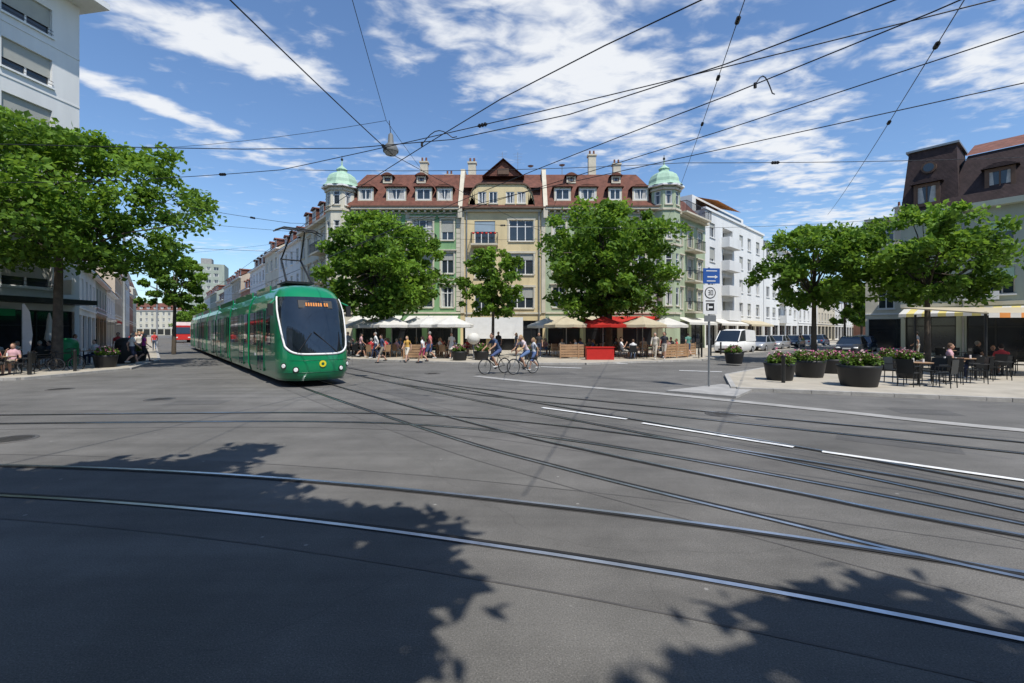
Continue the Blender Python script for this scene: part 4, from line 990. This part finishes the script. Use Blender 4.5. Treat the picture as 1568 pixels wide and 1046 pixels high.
wk=dict(st_); wk.update(pel=(0,0,.93),neck=(.03,0,1.43),head=(.06,0,1.59),shL=(.02,.175,1.37),shR=(.02,-.175,1.37),elL=(-.12,.22,1.12),wrL=(-.08,.22,.87),elR=(.1,-.22,1.12),wrR=(.27,-.2,.96),knL=(.2,.085,.53),anL=(.3,.085,.1),knR=(.03,-.085,.49),anR=(-.27,-.085,.2),toe=(.15,0,-.05))
si=sym(dict(pel=(0,0,.56),neck=(-.03,0,1.06),head=(.01,0,1.22),shL=(-.03,.175,.99),elL=(.05,.235,.75),wrL=(.28,.16,.76),hipL=(.03,.09,.53),knL=(.44,.11,.5),anL=(.42,.11,.09)))
sb=dict(si); sb.update(neck=(-.1,0,1.04),head=(-.07,0,1.2),shL=(-.1,.175,.97),shR=(-.1,-.175,.97),elL=(-.05,.24,.72),wrL=(.16,.2,.6),elR=(.05,-.23,.75),wrR=(.22,-.08,1.0))
cy=sym(dict(pel=(-.2,0,1.0),neck=(.08,0,1.44),head=(.16,0,1.59),shL=(.05,.175,1.38),elL=(.2,.26,1.18),wrL=(.37,.24,1.07),hipL=(-.18,.09,.96),knL=(.24,.11,.76),anL=(.02,.12,.35),toe=(.14,0,-.06))); cy.update(knR=(.14,-.11,.62),anR=(-.26,-.12,.33))
PM={'stand_m':person_mesh('stand_m',st_),'stand_f':person_mesh('stand_f',st_,True,True,True,True),'walk_m':person_mesh('walk_m',wk,shorts=True),'walk_m2':person_mesh('walk_m2',wk,sleeve=True),'walk_f':person_mesh('walk_f',wk,True,True,True),
 'sit_m':person_mesh('sit_m',si),'sit_f':person_mesh('sit_f',si,True,True,True),'sit_b':person_mesh('sit_b',sb,shorts=True),'cyc_m':person_mesh('cyc_m',cy,shorts=True),'cyc_f':person_mesh('cyc_f',cy,True,True,True)}
cc={}
def cm(c):
    c=tuple(c)
    if c not in cc: cc[c]=mat('fabric_%d'%len(cc),c,.85,.15,9)
    return cc[c]
skins=[(.5,.29,.2),(.42,.24,.16),(.56,.35,.26),(.22,.11,.07)]
tops=[(.7,.7,.68),(.05,.06,.08),(.08,.14,.3),(.5,.05,.05),(.55,.33,.35),(.2,.22,.22),(.66,.62,.54),(.1,.25,.2),(.03,.03,.03),(.7,.7,.68)]
bots=[(.03,.04,.08),(.05,.05,.05),(.25,.22,.17),(.1,.14,.22),(.4,.38,.33)]
hairs=[(.03,.02,.015),(.12,.07,.04),(.3,.2,.1),(.25,.24,.22),(.02,.015,.012)]
EYE=cm((.01,.01,.01)); LIP=cm((.3,.1,.08)); SHO=[cm((.03,.03,.03)),cm((.5,.5,.48))]
def person(kind,x,y,z,rot,top=None,bot=None,hair=None,skin=None,name='pedestrian',sc=None):
    o=bpy.data.objects.new(name,PM[kind]); COL.objects.link(o); o.location=(x,y,z); o.rotation_euler=(0,0,rot); s_=sc or U(.96,1.05)*(.95 if kind.endswith('_f') else 1); o.scale=(s_,)*3
    ms=[cm(skin or random.choice(skins[:3])),cm(top or random.choice(tops)),cm(bot or random.choice(bots)),random.choice(SHO),cm(hair or random.choice(hairs)),EYE,LIP]
    for i,m_ in enumerate(ms): o.material_slots[i].link='OBJECT'; o.material_slots[i].material=m_
    return o
D=math.radians
person('walk_m2',-8.9,29.8,PZ,D(200),(.7,.7,.68),(.03,.04,.08)); person('walk_m',-7.7,27.0,0,D(215),(.06,.08,.15),(.25,.22,.17))
person('walk_f',-6.3,27.4,0,D(250),(.6,.35,.08),(.65,.6,.5)); person('walk_f',-5.2,26.6,0,D(160),(.7,.7,.68),(.5,.08,.15)); person('walk_m',-4.95,27.6,PZ,D(170),(.55,.15,.15),(.08,.12,.25))
person('stand_f',-3.9,29.4,PZ,D(260)); person('stand_m',-11.5,31.9,PZ,D(300)); person('walk_m2',9.0,28.6,PZ,D(240),(.55,.5,.42),(.45,.4,.32)); person('walk_m',9.5,28.4,PZ,D(240),(.04,.04,.05),(.4,.36,.3)); person('stand_m',10.1,30.0,PZ,D(190)); person('walk_m',12.2,31.5,PZ,D(90))
person('stand_m',1.8,30.5,PZ,D(270)); person('stand_m',-1,33.5,PZ,D(250),(.03,.03,.03)); person('walk_f',-10.3,31,PZ,D(20)); person('stand_f',.3,32.5,PZ,D(200))
person('walk_f',-21.2,26.2,PZ,D(40),(.5,.05,.3),(.03,.03,.04)); person('walk_m',-20.3,24.3,PZ,D(60)); person('stand_m',-23.2,26.8,PZ,D(300)); person('stand_f',-24,25,PZ,D(10)); person('walk_m2',-24.4,29.8,PZ,D(310)); person('walk_m',-26,31.8,PZ,D(130)); person('stand_m',-27.6,34,PZ,D(320)); person('walk_f',-29.5,36,PZ,D(310)); person('walk_m2',-33,42,PZ,D(130)); person('walk_m',24.5,27.5,PZ,D(120)); person('stand_m',20.5,40,PZ,D(200)); person('walk_m2',33,52,0,D(45))
for k in range(12):
    t_=U(3,55); person(random.choice(['walk_m','walk_f','walk_m2','stand_m','stand_f']),-23.6-.62*t_+U(-.6,.6),28.0+.785*t_+U(-.5,.5),PZ,D(random.choice([128,308])+U(-20,20)))
def cluster(x,y,chair,seated,rot=0,z=PZ):
    inst(TB,(x,y,z),R()*3,1,'cafe_table'); n=4
    for k in range(n):
        a=rot+k*math.pi/2+U(-.15,.15); cx,cy_=x+math.cos(a)*.68,y+math.sin(a)*.68
        inst(chair,(cx,cy_,z),a+math.pi,1,'cafe_chair')
        if k in seated: person(random.choice(['sit_m','sit_f','sit_b']),cx-.02*math.cos(a),cy_-.02*math.sin(a),z-.03,a+math.pi,name='seated_guest')
cl=[(-10.6,32.2),(-9,30.6),(-7.5,32),(-6.2,30.2),(-5.2,32.4),(-4.2,30.6),(-12,34.2),(-9.2,34.6),(-3.5,33.6),(-6.9,35),(3.6,31.0),(5.2,32.8),(7.9,29.8),(9.4,32.3),(10.5,31.0),(11.6,33.2),(7.5,34.4),(2.8,33.6)]
for i,(x_,y_) in enumerate(cl): cluster(x_,y_,CW if i%3 else CD,[[0,1],[0,2,3],[1,2],[0,3],[0,1,2,3]][i%5],U(0,1.5))
for i,(x_,y_) in enumerate([(-22.2,18.6),(-23.6,20.6),(-24.2,22.9),(-22.6,24),(-20.6,18.4),(-25,18.2)]): cluster(x_,y_,CD,[[0,2],[1,3],[0,1,3]][i%3],U(0,1.5))
for i,(x_,y_) in enumerate([(13.3,14.9),(15.2,15.8),(17.2,16.9),(19.6,18.4),(21.5,20.2),(23.5,24.6)]): cluster(x_,y_,CD,[[],[],[1],[0,2],[1]][i%5],U(0,1.5))
for pr in (PW,PR,PB,TB,CD,CW): bpy.data.objects.remove(pr)
def bicycle(x,y,rot,col):
    g=G('bicycle',(x,y,0),rot); t=g.p('tyres','rubber'); 
    for wx in (-.52,.54):
        t.torus((wx,0,.345),.325,.02,'y',32,6); r_=g.p('rims','grey'); r_.torus((wx,0,.345),.3,.009,'y',32,5)
        for k in range(14): a=2*math.pi*k/14; r_.tube((wx,0,.345),(wx+.3*math.cos(a),0,.345+.3*math.sin(a)),.0022,n=3)
    f=g.p('frame',col); bb=(-.06,0,.29);st1=(-.2,0,.82);hd=(.36,0,.86);hl=(.4,0,.68)
    for a,c,r_ in ((bb,st1,.017),(bb,hl,.02),(st1,hd,.017),(hd,hl,.02)): f.tube(a,c,r_)
    for s_ in (-.05,.05): f.tube((-.52,s_,.345),(-.06,s_*.6,.29),.009); f.tube((-.52,s_,.345),(-.2,s_*.3,.78),.009); f.tube((.54,s_,.345),(.4,s_*.7,.66),.011)
    k=g.p('fittings','black'); k.tube(st1,(-.22,0,.9),.014); k.ell((-.22,0,.92),(.14,.07,.035)); k.tube(hd,(.38,0,1.02),.014); k.tube((.38,-.28,1.03),(.38,.28,1.03),.013)
    for s_ in (-1,1): k.tube((.38,s_*.28,1.03),(.28,s_*.3,1.02),.016)
    k.tube((bb[0]+.17,.1,.28),(bb[0],.05,.29),.01); k.tube((bb[0]-.17,-.1,.3),(bb[0],-.05,.29),.01); k.box(bb[0]+.12,bb[0]+.22,.08,.17,.265,.29); k.box(bb[0]-.22,bb[0]-.12,-.17,-.08,.285,.31)
    k.tube((bb[0],-.045,.29),(bb[0],-.04,.29),.09,.09,16); k.box(-.75,-.3,-.07,.07,.71,.725); g.done()
bicycle(-.75,20.0,D(218),'dark'); person('cyc_m',-.75,20.0,0,D(218),(.05,.08,.15),(.06,.09,.2),(.03,.02,.015),name='cyclist',sc=1.05)
bicycle(.5,19.9,D(216),'grey'); person('cyc_f',.5,19.9,0,D(216),(.6,.5,.52),(.1,.16,.3),(.35,.24,.12),name='cyclist',sc=1.0)
person('walk_f',1.05,21.6,0,D(200),(.5,.52,.55),(.1,.16,.32))
for x_,y_,r_ in [(-20.9,20.2,.3),(-20.7,20.9,.35),(-22,22.4,.2),(12.6,30.7,1.2)]: bicycle(x_,y_,r_,'dark')
# ---------------------------------------------------------------- vehicles
def car(x,y,rot,col,kind='car',name='parked_car'):
    g=G(name,(x,y,0),rot)
    if kind=='car': st=[(-2.1,.62,.32,.62),(-2.05,.76,.24,.8),(-1.5,.86,.2,.92),(0,.88,.2,.93),(.9,.88,.2,.92),(1.7,.84,.2,.82),(2.05,.74,.24,.68),(2.13,.6,.34,.55)]; gh=[(-1.75,.72,.93),(-1.25,.6,1.42),(-.3,.62,1.47),(.35,.6,1.42),(1.15,.74,.9)]; wx=(-1.3,1.32)
    else: st=[(-2.4,.85,.3,.95),(-2.35,.92,.25,1.1),(0,.95,.22,1.12),(1.6,.94,.22,1.1),(2.2,.9,.24,.9),(2.4,.78,.3,.7)]; gh=[(-2.38,.9,1.1),(-2.3,.84,1.95),(0,.85,2.02),(1.0,.83,1.92),(1.85,.86,1.08)]; wx=(-1.5,1.5)
    rows=[]
    for x_,hw,zb,zt in st:
        rows.append([(x_,hw*.9,zb),(x_,hw,zb+.15),(x_,hw,(zb+zt)/2),(x_,hw*.96,zt-.06),(x_,hw*.85,zt),(x_,0,zt+.02),(x_,-hw*.85,zt),(x_,-hw*.96,zt-.06),(x_,-hw,(zb+zt)/2),(x_,-hw,zb+.15),(x_,-hw*.9,zb)])
    b=g.p('body',col); b.grid(rows,False,True); b.face(rows[0]); b.face(rows[-1][::-1])
    z0=gh[0][2]
    gl=g.p('windows','tglass'); rf=g.p('roof',col)
    lw=.8 if kind=='car' else .9
    for s_ in (-1,1): gl.face([(gh[0][0],s_*lw,z0-.02)]+[(x_,s_*hw,z) for x_,hw,z in gh[1:-1]]+[(gh[-1][0],s_*lw,z0-.04)])
    gl.face([(gh[0][0],-lw,z0-.02),(gh[0][0],lw,z0-.02),(gh[1][0],gh[1][1],gh[1][2]),(gh[1][0],-gh[1][1],gh[1][2])])
    gl.face([(gh[-1][0],-lw,z0-.04),(gh[-1][0],lw,z0-.04),(gh[-2][0],gh[-2][1],gh[-2][2]),(gh[-2][0],-gh[-2][1],gh[-2][2])])
    rf.grid([[(x_,hw+.015,z-.02),(x_,hw*.8,z+.03),(x_,-hw*.8,z+.03),(x_,-hw-.015,z-.02)] for x_,hw,z in gh[1:-1]],False,True)
    for s_ in (-1,1):
        for k in ((gh[0],gh[1]),(gh[-1],gh[-2]),((gh[2][0],lw,z0),gh[2])): rf.tube((k[0][0],s_*lw,z0-.03),(k[1][0],s_*k[1][1],k[1][2]),.04,.035,6)
        if kind!='car': rf.hexa([(-2.35,s_*.89,z0-.05),(.1,s_*.89,z0-.05),(.1,s_*.93,z0-.05),(-2.35,s_*.93,z0-.05),(-2.28,s_*.84,1.95),(.1,s_*.84,2.0),(.1,s_*.88,2.0),(-2.28,s_*.88,1.95)])
        for w_ in wx:
            g.p('tyres','rubber').tube((w_,s_*(st[2][1]-.2),.32),(w_,s_*(st[2][1]+.015),.32),.32,.32,20); g.p('rims','silver').tube((w_,s_*(st[2][1]+.016),.32),(w_,s_*(st[2][1]+.03),.32),.2,.19,12)
        g.p('headlights','lampw').ell((st[-2][0],s_*st[-2][1]*.75,st[-2][3]-.08),(.08,.17,.07)); g.p('tail_lights','red').ell((st[1][0],s_*st[1][1]*.85,st[1][3]-.1),(.06,.12,.1))
    g.p('grille','black').box(st[-1][0]-.05,st[-1][0]+.02,-.45,.45,.33,.48); g.p('plate','white').box(st[-1][0]+.0,st[-1][0]+.03,-.26,.26,.5,.6) ; g.done()
sr=D(45)
car(18.9,38.6,sr+math.pi,'white','van','parked_van'); car(23.5,43.0,sr+math.pi,'silver'); car(27.5,47.2,sr+math.pi,'silver'); car(31.5,51,sr+math.pi,'cardark'); car(36,55.6,sr,'white'); car(40.5,60,sr,'carblue'); car(27.3,36.6,sr+math.pi,'cardark'); car(31,40.3,sr+math.pi,'carblue'); car(34.6,44,sr+math.pi,'silver'); car(38,49,sr,'white')
sl=math.atan2(-.785,.62)
car(-36.5,62,sl,'white','van','delivery_van'); car(-41,66,sl,'cardark'); car(-45.5,72,sl,'silver'); car(-27.8,53.2,sl,'cardark'); car(-60,88,sl,'white','van','delivery_van')
g=G('red_lorry',(-56.5,78,0),sl); g.p('cargo_box','white').box(-6,-.1,-1.2,1.2,1.0,3.5); g.p('cab','red').hexa([(0,-1.15,.5),(2,-1.15,.5),(2,1.15,.5),(0,1.15,.5),(0,-1.1,2.9),(1.75,-1.1,2.9),(1.75,1.1,2.9),(0,1.1,2.9)]); g.p('windscreen','tglass').hexa([(1.93,-1,1.5),(1.96,-1,1.5),(1.96,1,1.5),(1.93,1,1.5),(1.8,-1,2.6),(1.83,-1,2.6),(1.83,1,2.6),(1.8,1,2.6)]); g.p('chassis','black').box(-6,1.9,-1,1,.45,.95)
for xx in (-4.6,-3.4,1.1):
    for s_ in (-1,1): g.p('tyres','rubber').tube((xx,s_*.85,.48),(xx,s_*1.16,.48),.48,.48,18)
g.p('headlights','lampw').box(1.98,2.02,-1,-.7,.8,.98); g.p('headlights','lampw').box(1.98,2.02,.7,1,.8,.98); g.done()
# ---------------------------------------------------------------- street objects
def bin_(x,y,m='greenp'):
    g=G('recycling_container',(x,y,PZ)); g.p('body',m).lathe([(.42,0),(.45,.1),(.47,1.1),(.4,1.3),(.2,1.42)],n=16); g.p('slot','black').box(-.14,.14,-.5,-.4,.95,1.05); g.done()
bin_(-22.7,23.2); bin_(-21.4,25.2,'black')
g=G('globe_sign',(-2.5,29.6,PZ)); g.p('globe','whitec').ell((0,0,1.3),(.42,.42,.38),20,14); g.p('stand','grey').tube((0,0,0),(0,0,.95),.05); g.p('foot','iron').lathe([(.35,0),(.3,.06)],n=14); g.done()
g=G('red_planter_box',(5.5,28.6,PZ)); g.p('box','red').box(-.85,.85,-.3,.3,0,.75); g.p('rim','red').box(-.9,.9,-.35,.35,.75,.8); g.done()
def fence(x,y,L,rot,name='wooden_terrace_fence'):
    g=G(name,(x,y,PZ),rot); b=g.p('boards','wood')
    for k in range(5): b.box(0,L,-.02,.02,.1+k*.17,.24+k*.17)
    for k in range(int(L/1.2)+1): b.box(k*1.2,k*1.2+.08,-.05,-.021,0,.98)
    g.done()
fence(3.1,29.6,1.6,.1); fence(9.9,29.6,2.6,.6); fence(-23,17.6,3.2,1.5); fence(-7.0,29.3,1.2,-.1); fence(11.8,31.2,2.4,.9)
def lamp_post(x,y,h=6,name='catenary_mast',z=PZ):
    g=G(name,(x,y,z)); g.p('pole','grey').lathe([(.14,0),(.14,.4),(.1,.45),(.07,h)],n=12); g.done()
lamp_post(-26,30.5,8.5); lamp_post(-44,56.4,8.5)
def bollard(x,y):
    g=G('bollard',(x,y,PZ)); g.p('post','dark').lathe([(.06,0),(.06,.85),(.08,.88),(.05,.95)],n=10); g.done()
for p_ in [(-19.6,18.5),(-19.4,20.2),(9.3,15.6),(-13.5,35.5),(13,31.2),(14.5,33.2),(16.1,35.1)]: bollard(*p_)
for x_,y_ in [(-25.2,21.5),(-24.6,24.2),(23,19.2)]:
    g=G('closed_parasol',(x_,y_,PZ)); g.p('pole','grey').tube((0,0,0),(0,0,2.7),.03); g.p('folded_canopy','whitec').lathe([(.1,1.2),(.2,1.35),(.13,1.9),(.1,2.4),(.03,2.75)],n=8,sm=False); g.p('base','iron').lathe([(.3,0),(.28,.08)],n=12); g.done()
g=G('beach_flag',(-23.9,22.2,PZ)); g.p('pole','grey').tube((0,0,0),(0,0,3.1),.015); g.p('cloth','white').grid([[(0,0,.6),(.35,.05,.7)],[(0,0,1.6),(.5,.02,1.6)],[(0,0,2.6),(.42,-.03,2.7)],[(0,0,3.1),(.12,0,3.12)]]); g.done()
g=G('terrace_canopy',(17.9,17.2,PZ))
for a in ((0,0),(0,3),(5,0),(5,3)): g.p('posts','dark').tube((a[0],a[1],0),(a[0],a[1],2.5),.045)
g.p('canopy','beigec').hexa([(-.3,-.4,2.4),(5.3,-.4,2.4),(5.3,3.4,2.8),(-.3,3.4,2.8),(-.3,-.4,2.45),(5.3,-.4,2.45),(5.3,3.4,2.85),(-.3,3.4,2.85)])
for k in range(14): g.p('valance_orange' if k%2 else 'valance','orange' if k%2 else 'whitec').face([(-.3+.4*k,-.402,2.45),(.1+.4*k,-.402,2.45),(.1+.4*k,-.402,2.27),(-.3+.4*k,-.402,2.27)])
g.done()
# ---------------------------------------------------------------- light, sky, camera
el=math.radians(60); az=(.5,-.866)
Ld=Vector((-az[0]*math.cos(el),-az[1]*math.cos(el),-math.sin(el)))
sd=bpy.data.lights.new('sun','SUN'); sd.energy=5.0; sd.angle=math.radians(.5); sd.color=(1,.955,.88)
so=bpy.data.objects.new('sun',sd); COL.objects.link(so); so.rotation_euler=Ld.to_track_quat('-Z','Y').to_euler(); so.location=(0,0,60)
w=bpy.data.worlds.new('World'); S.world=w; w.use_nodes=True; nt=w.node_tree;N=nt.nodes;L=nt.links
bg=N['Background']; bg.inputs['Strength'].default_value=.125
sky=N.new('ShaderNodeTexSky'); sky.sky_type='NISHITA'; sky.sun_disc=False; sky.sun_elevation=el; sky.sun_rotation=math.radians(150); sky.altitude=300; sky.ozone_density=3.0; sky.dust_density=.3; sky.air_density=1.2
tc=N.new('ShaderNodeTexCoord'); sx=N.new('ShaderNodeSeparateXYZ'); L.new(tc.outputs['Generated'],sx.inputs[0])
def mth(op,a,b_=None,c=None,cl=False):
    n=N.new('ShaderNodeMath'); n.operation=op; n.use_clamp=cl
    for i,v in enumerate((a,b_,c)):
        if v is None: continue
        if isinstance(v,(int,float)): n.inputs[i].default_value=v
        else: L.new(v,n.inputs[i])
    return n.outputs[0]
zc=mth('MAXIMUM',sx.outputs[2],.03)
cb=N.new('ShaderNodeCombineXYZ'); L.new(mth('DIVIDE',sx.outputs[0],zc),cb.inputs[0]); L.new(mth('DIVIDE',sx.outputs[1],zc),cb.inputs[1])
P=cb.outputs[0]
def blob(cx,cy_,rot,sx_,sy_,amp):
    m_=N.new('ShaderNodeMapping'); m_.vector_type='TEXTURE'; m_.inputs['Location'].default_value=(cx,cy_,0); m_.inputs['Rotation'].default_value=(0,0,math.radians(rot)); m_.inputs['Scale'].default_value=(sx_,sy_,1)
    L.new(P,m_.inputs[0]); ln_=N.new('ShaderNodeVectorMath'); ln_.operation='LENGTH'; L.new(m_.outputs[0],ln_.inputs[0])
    r=N.new('ShaderNodeMapRange'); r.interpolation_type='SMOOTHSTEP'; r.inputs[1].default_value=0; r.inputs[2].default_value=1.25; r.inputs[3].default_value=amp; r.inputs[4].default_value=0; L.new(ln_.outputs['Value'],r.inputs[0]); return r.outputs[0]
blobs=[blob(-.95,1.65,45,.62,.2,.85),blob(-1.6,1.95,62,.6,.12,.75),blob(.3,1.85,52,1.35,.62,.72),blob(1.4,2.4,50,1.9,.42,.66),blob(1.9,1.75,25,.9,.3,.62),blob(-1.35,2.7,60,.8,.28,.45),blob(3.4,4.6,50,2.6,.9,.5),blob(-.5,3.2,50,.8,.4,.35),blob(-4,5,40,2,.6,.4)]
acc=blobs[0]
for q in blobs[1:]: acc=mth('MAXIMUM',acc,q)
def wnoise(sc,det,ro,rot=0,s=(1,1,1),dist=0):
    m_=N.new('ShaderNodeMapping'); m_.inputs['Rotation'].default_value=(0,0,math.radians(rot)); m_.inputs['Scale'].default_value=s; L.new(P,m_.inputs[0])
    n=N.new('ShaderNodeTexNoise'); n.inputs['Scale'].default_value=sc; n.inputs['Detail'].default_value=det; n.inputs['Roughness'].default_value=ro; n.inputs['Distortion'].default_value=dist; L.new(m_.outputs[0],n.inputs['Vector']); return n.outputs['Fac']
n1=wnoise(1.8,6,.6,-45,(.7,1.2,1),.3); n2=wnoise(8.5,4,.55,-20,(.75,1.0,1),.3)
nn=mth('ADD',mth('MULTIPLY',n1,.45),mth('MULTIPLY',n2,.6))
den=mth('ADD',acc,mth('MULTIPLY',mth('SUBTRACT',nn,.53),2.6))
r=N.new('ShaderNodeMapRange'); r.interpolation_type='SMOOTHSTEP'; r.inputs[1].default_value=.12; r.inputs[2].default_value=.78; r.inputs[3].default_value=0; r.inputs[4].default_value=.95; L.new(den,r.inputs[0])
up=N.new('ShaderNodeMapRange'); up.inputs[1].default_value=.05; up.inputs[2].default_value=.22; L.new(sx.outputs[2],up.inputs[0])
msk=mth('MULTIPLY',r.outputs[0],up.outputs[0])
tn=N.new('ShaderNodeVectorMath'); tn.operation='MULTIPLY'; tn.inputs[1].default_value=(.98,1.12,1.28); L.new(sky.outputs[0],tn.inputs[0])
mx=N.new('ShaderNodeMix'); mx.data_type='RGBA'; mx.inputs[7].default_value=(7.2,7.4,7.7,1); L.new(tn.outputs[0],mx.inputs[6]); L.new(msk,mx.inputs[0]); L.new(mx.outputs[2],bg.inputs[0])
cam=bpy.data.cameras.new('camera'); cam.lens=16; cam.sensor_width=36; cam.shift_y=-.0096; cam.clip_end=4000; cam.clip_start=.05
co=bpy.data.objects.new('camera',cam); COL.objects.link(co); co.location=(0,0,1.85); co.rotation_euler=(math.pi/2,0,0); S.camera=co
S.view_settings.view_transform='Standard'; S.view_settings.look='None'; S.view_settings.exposure=0
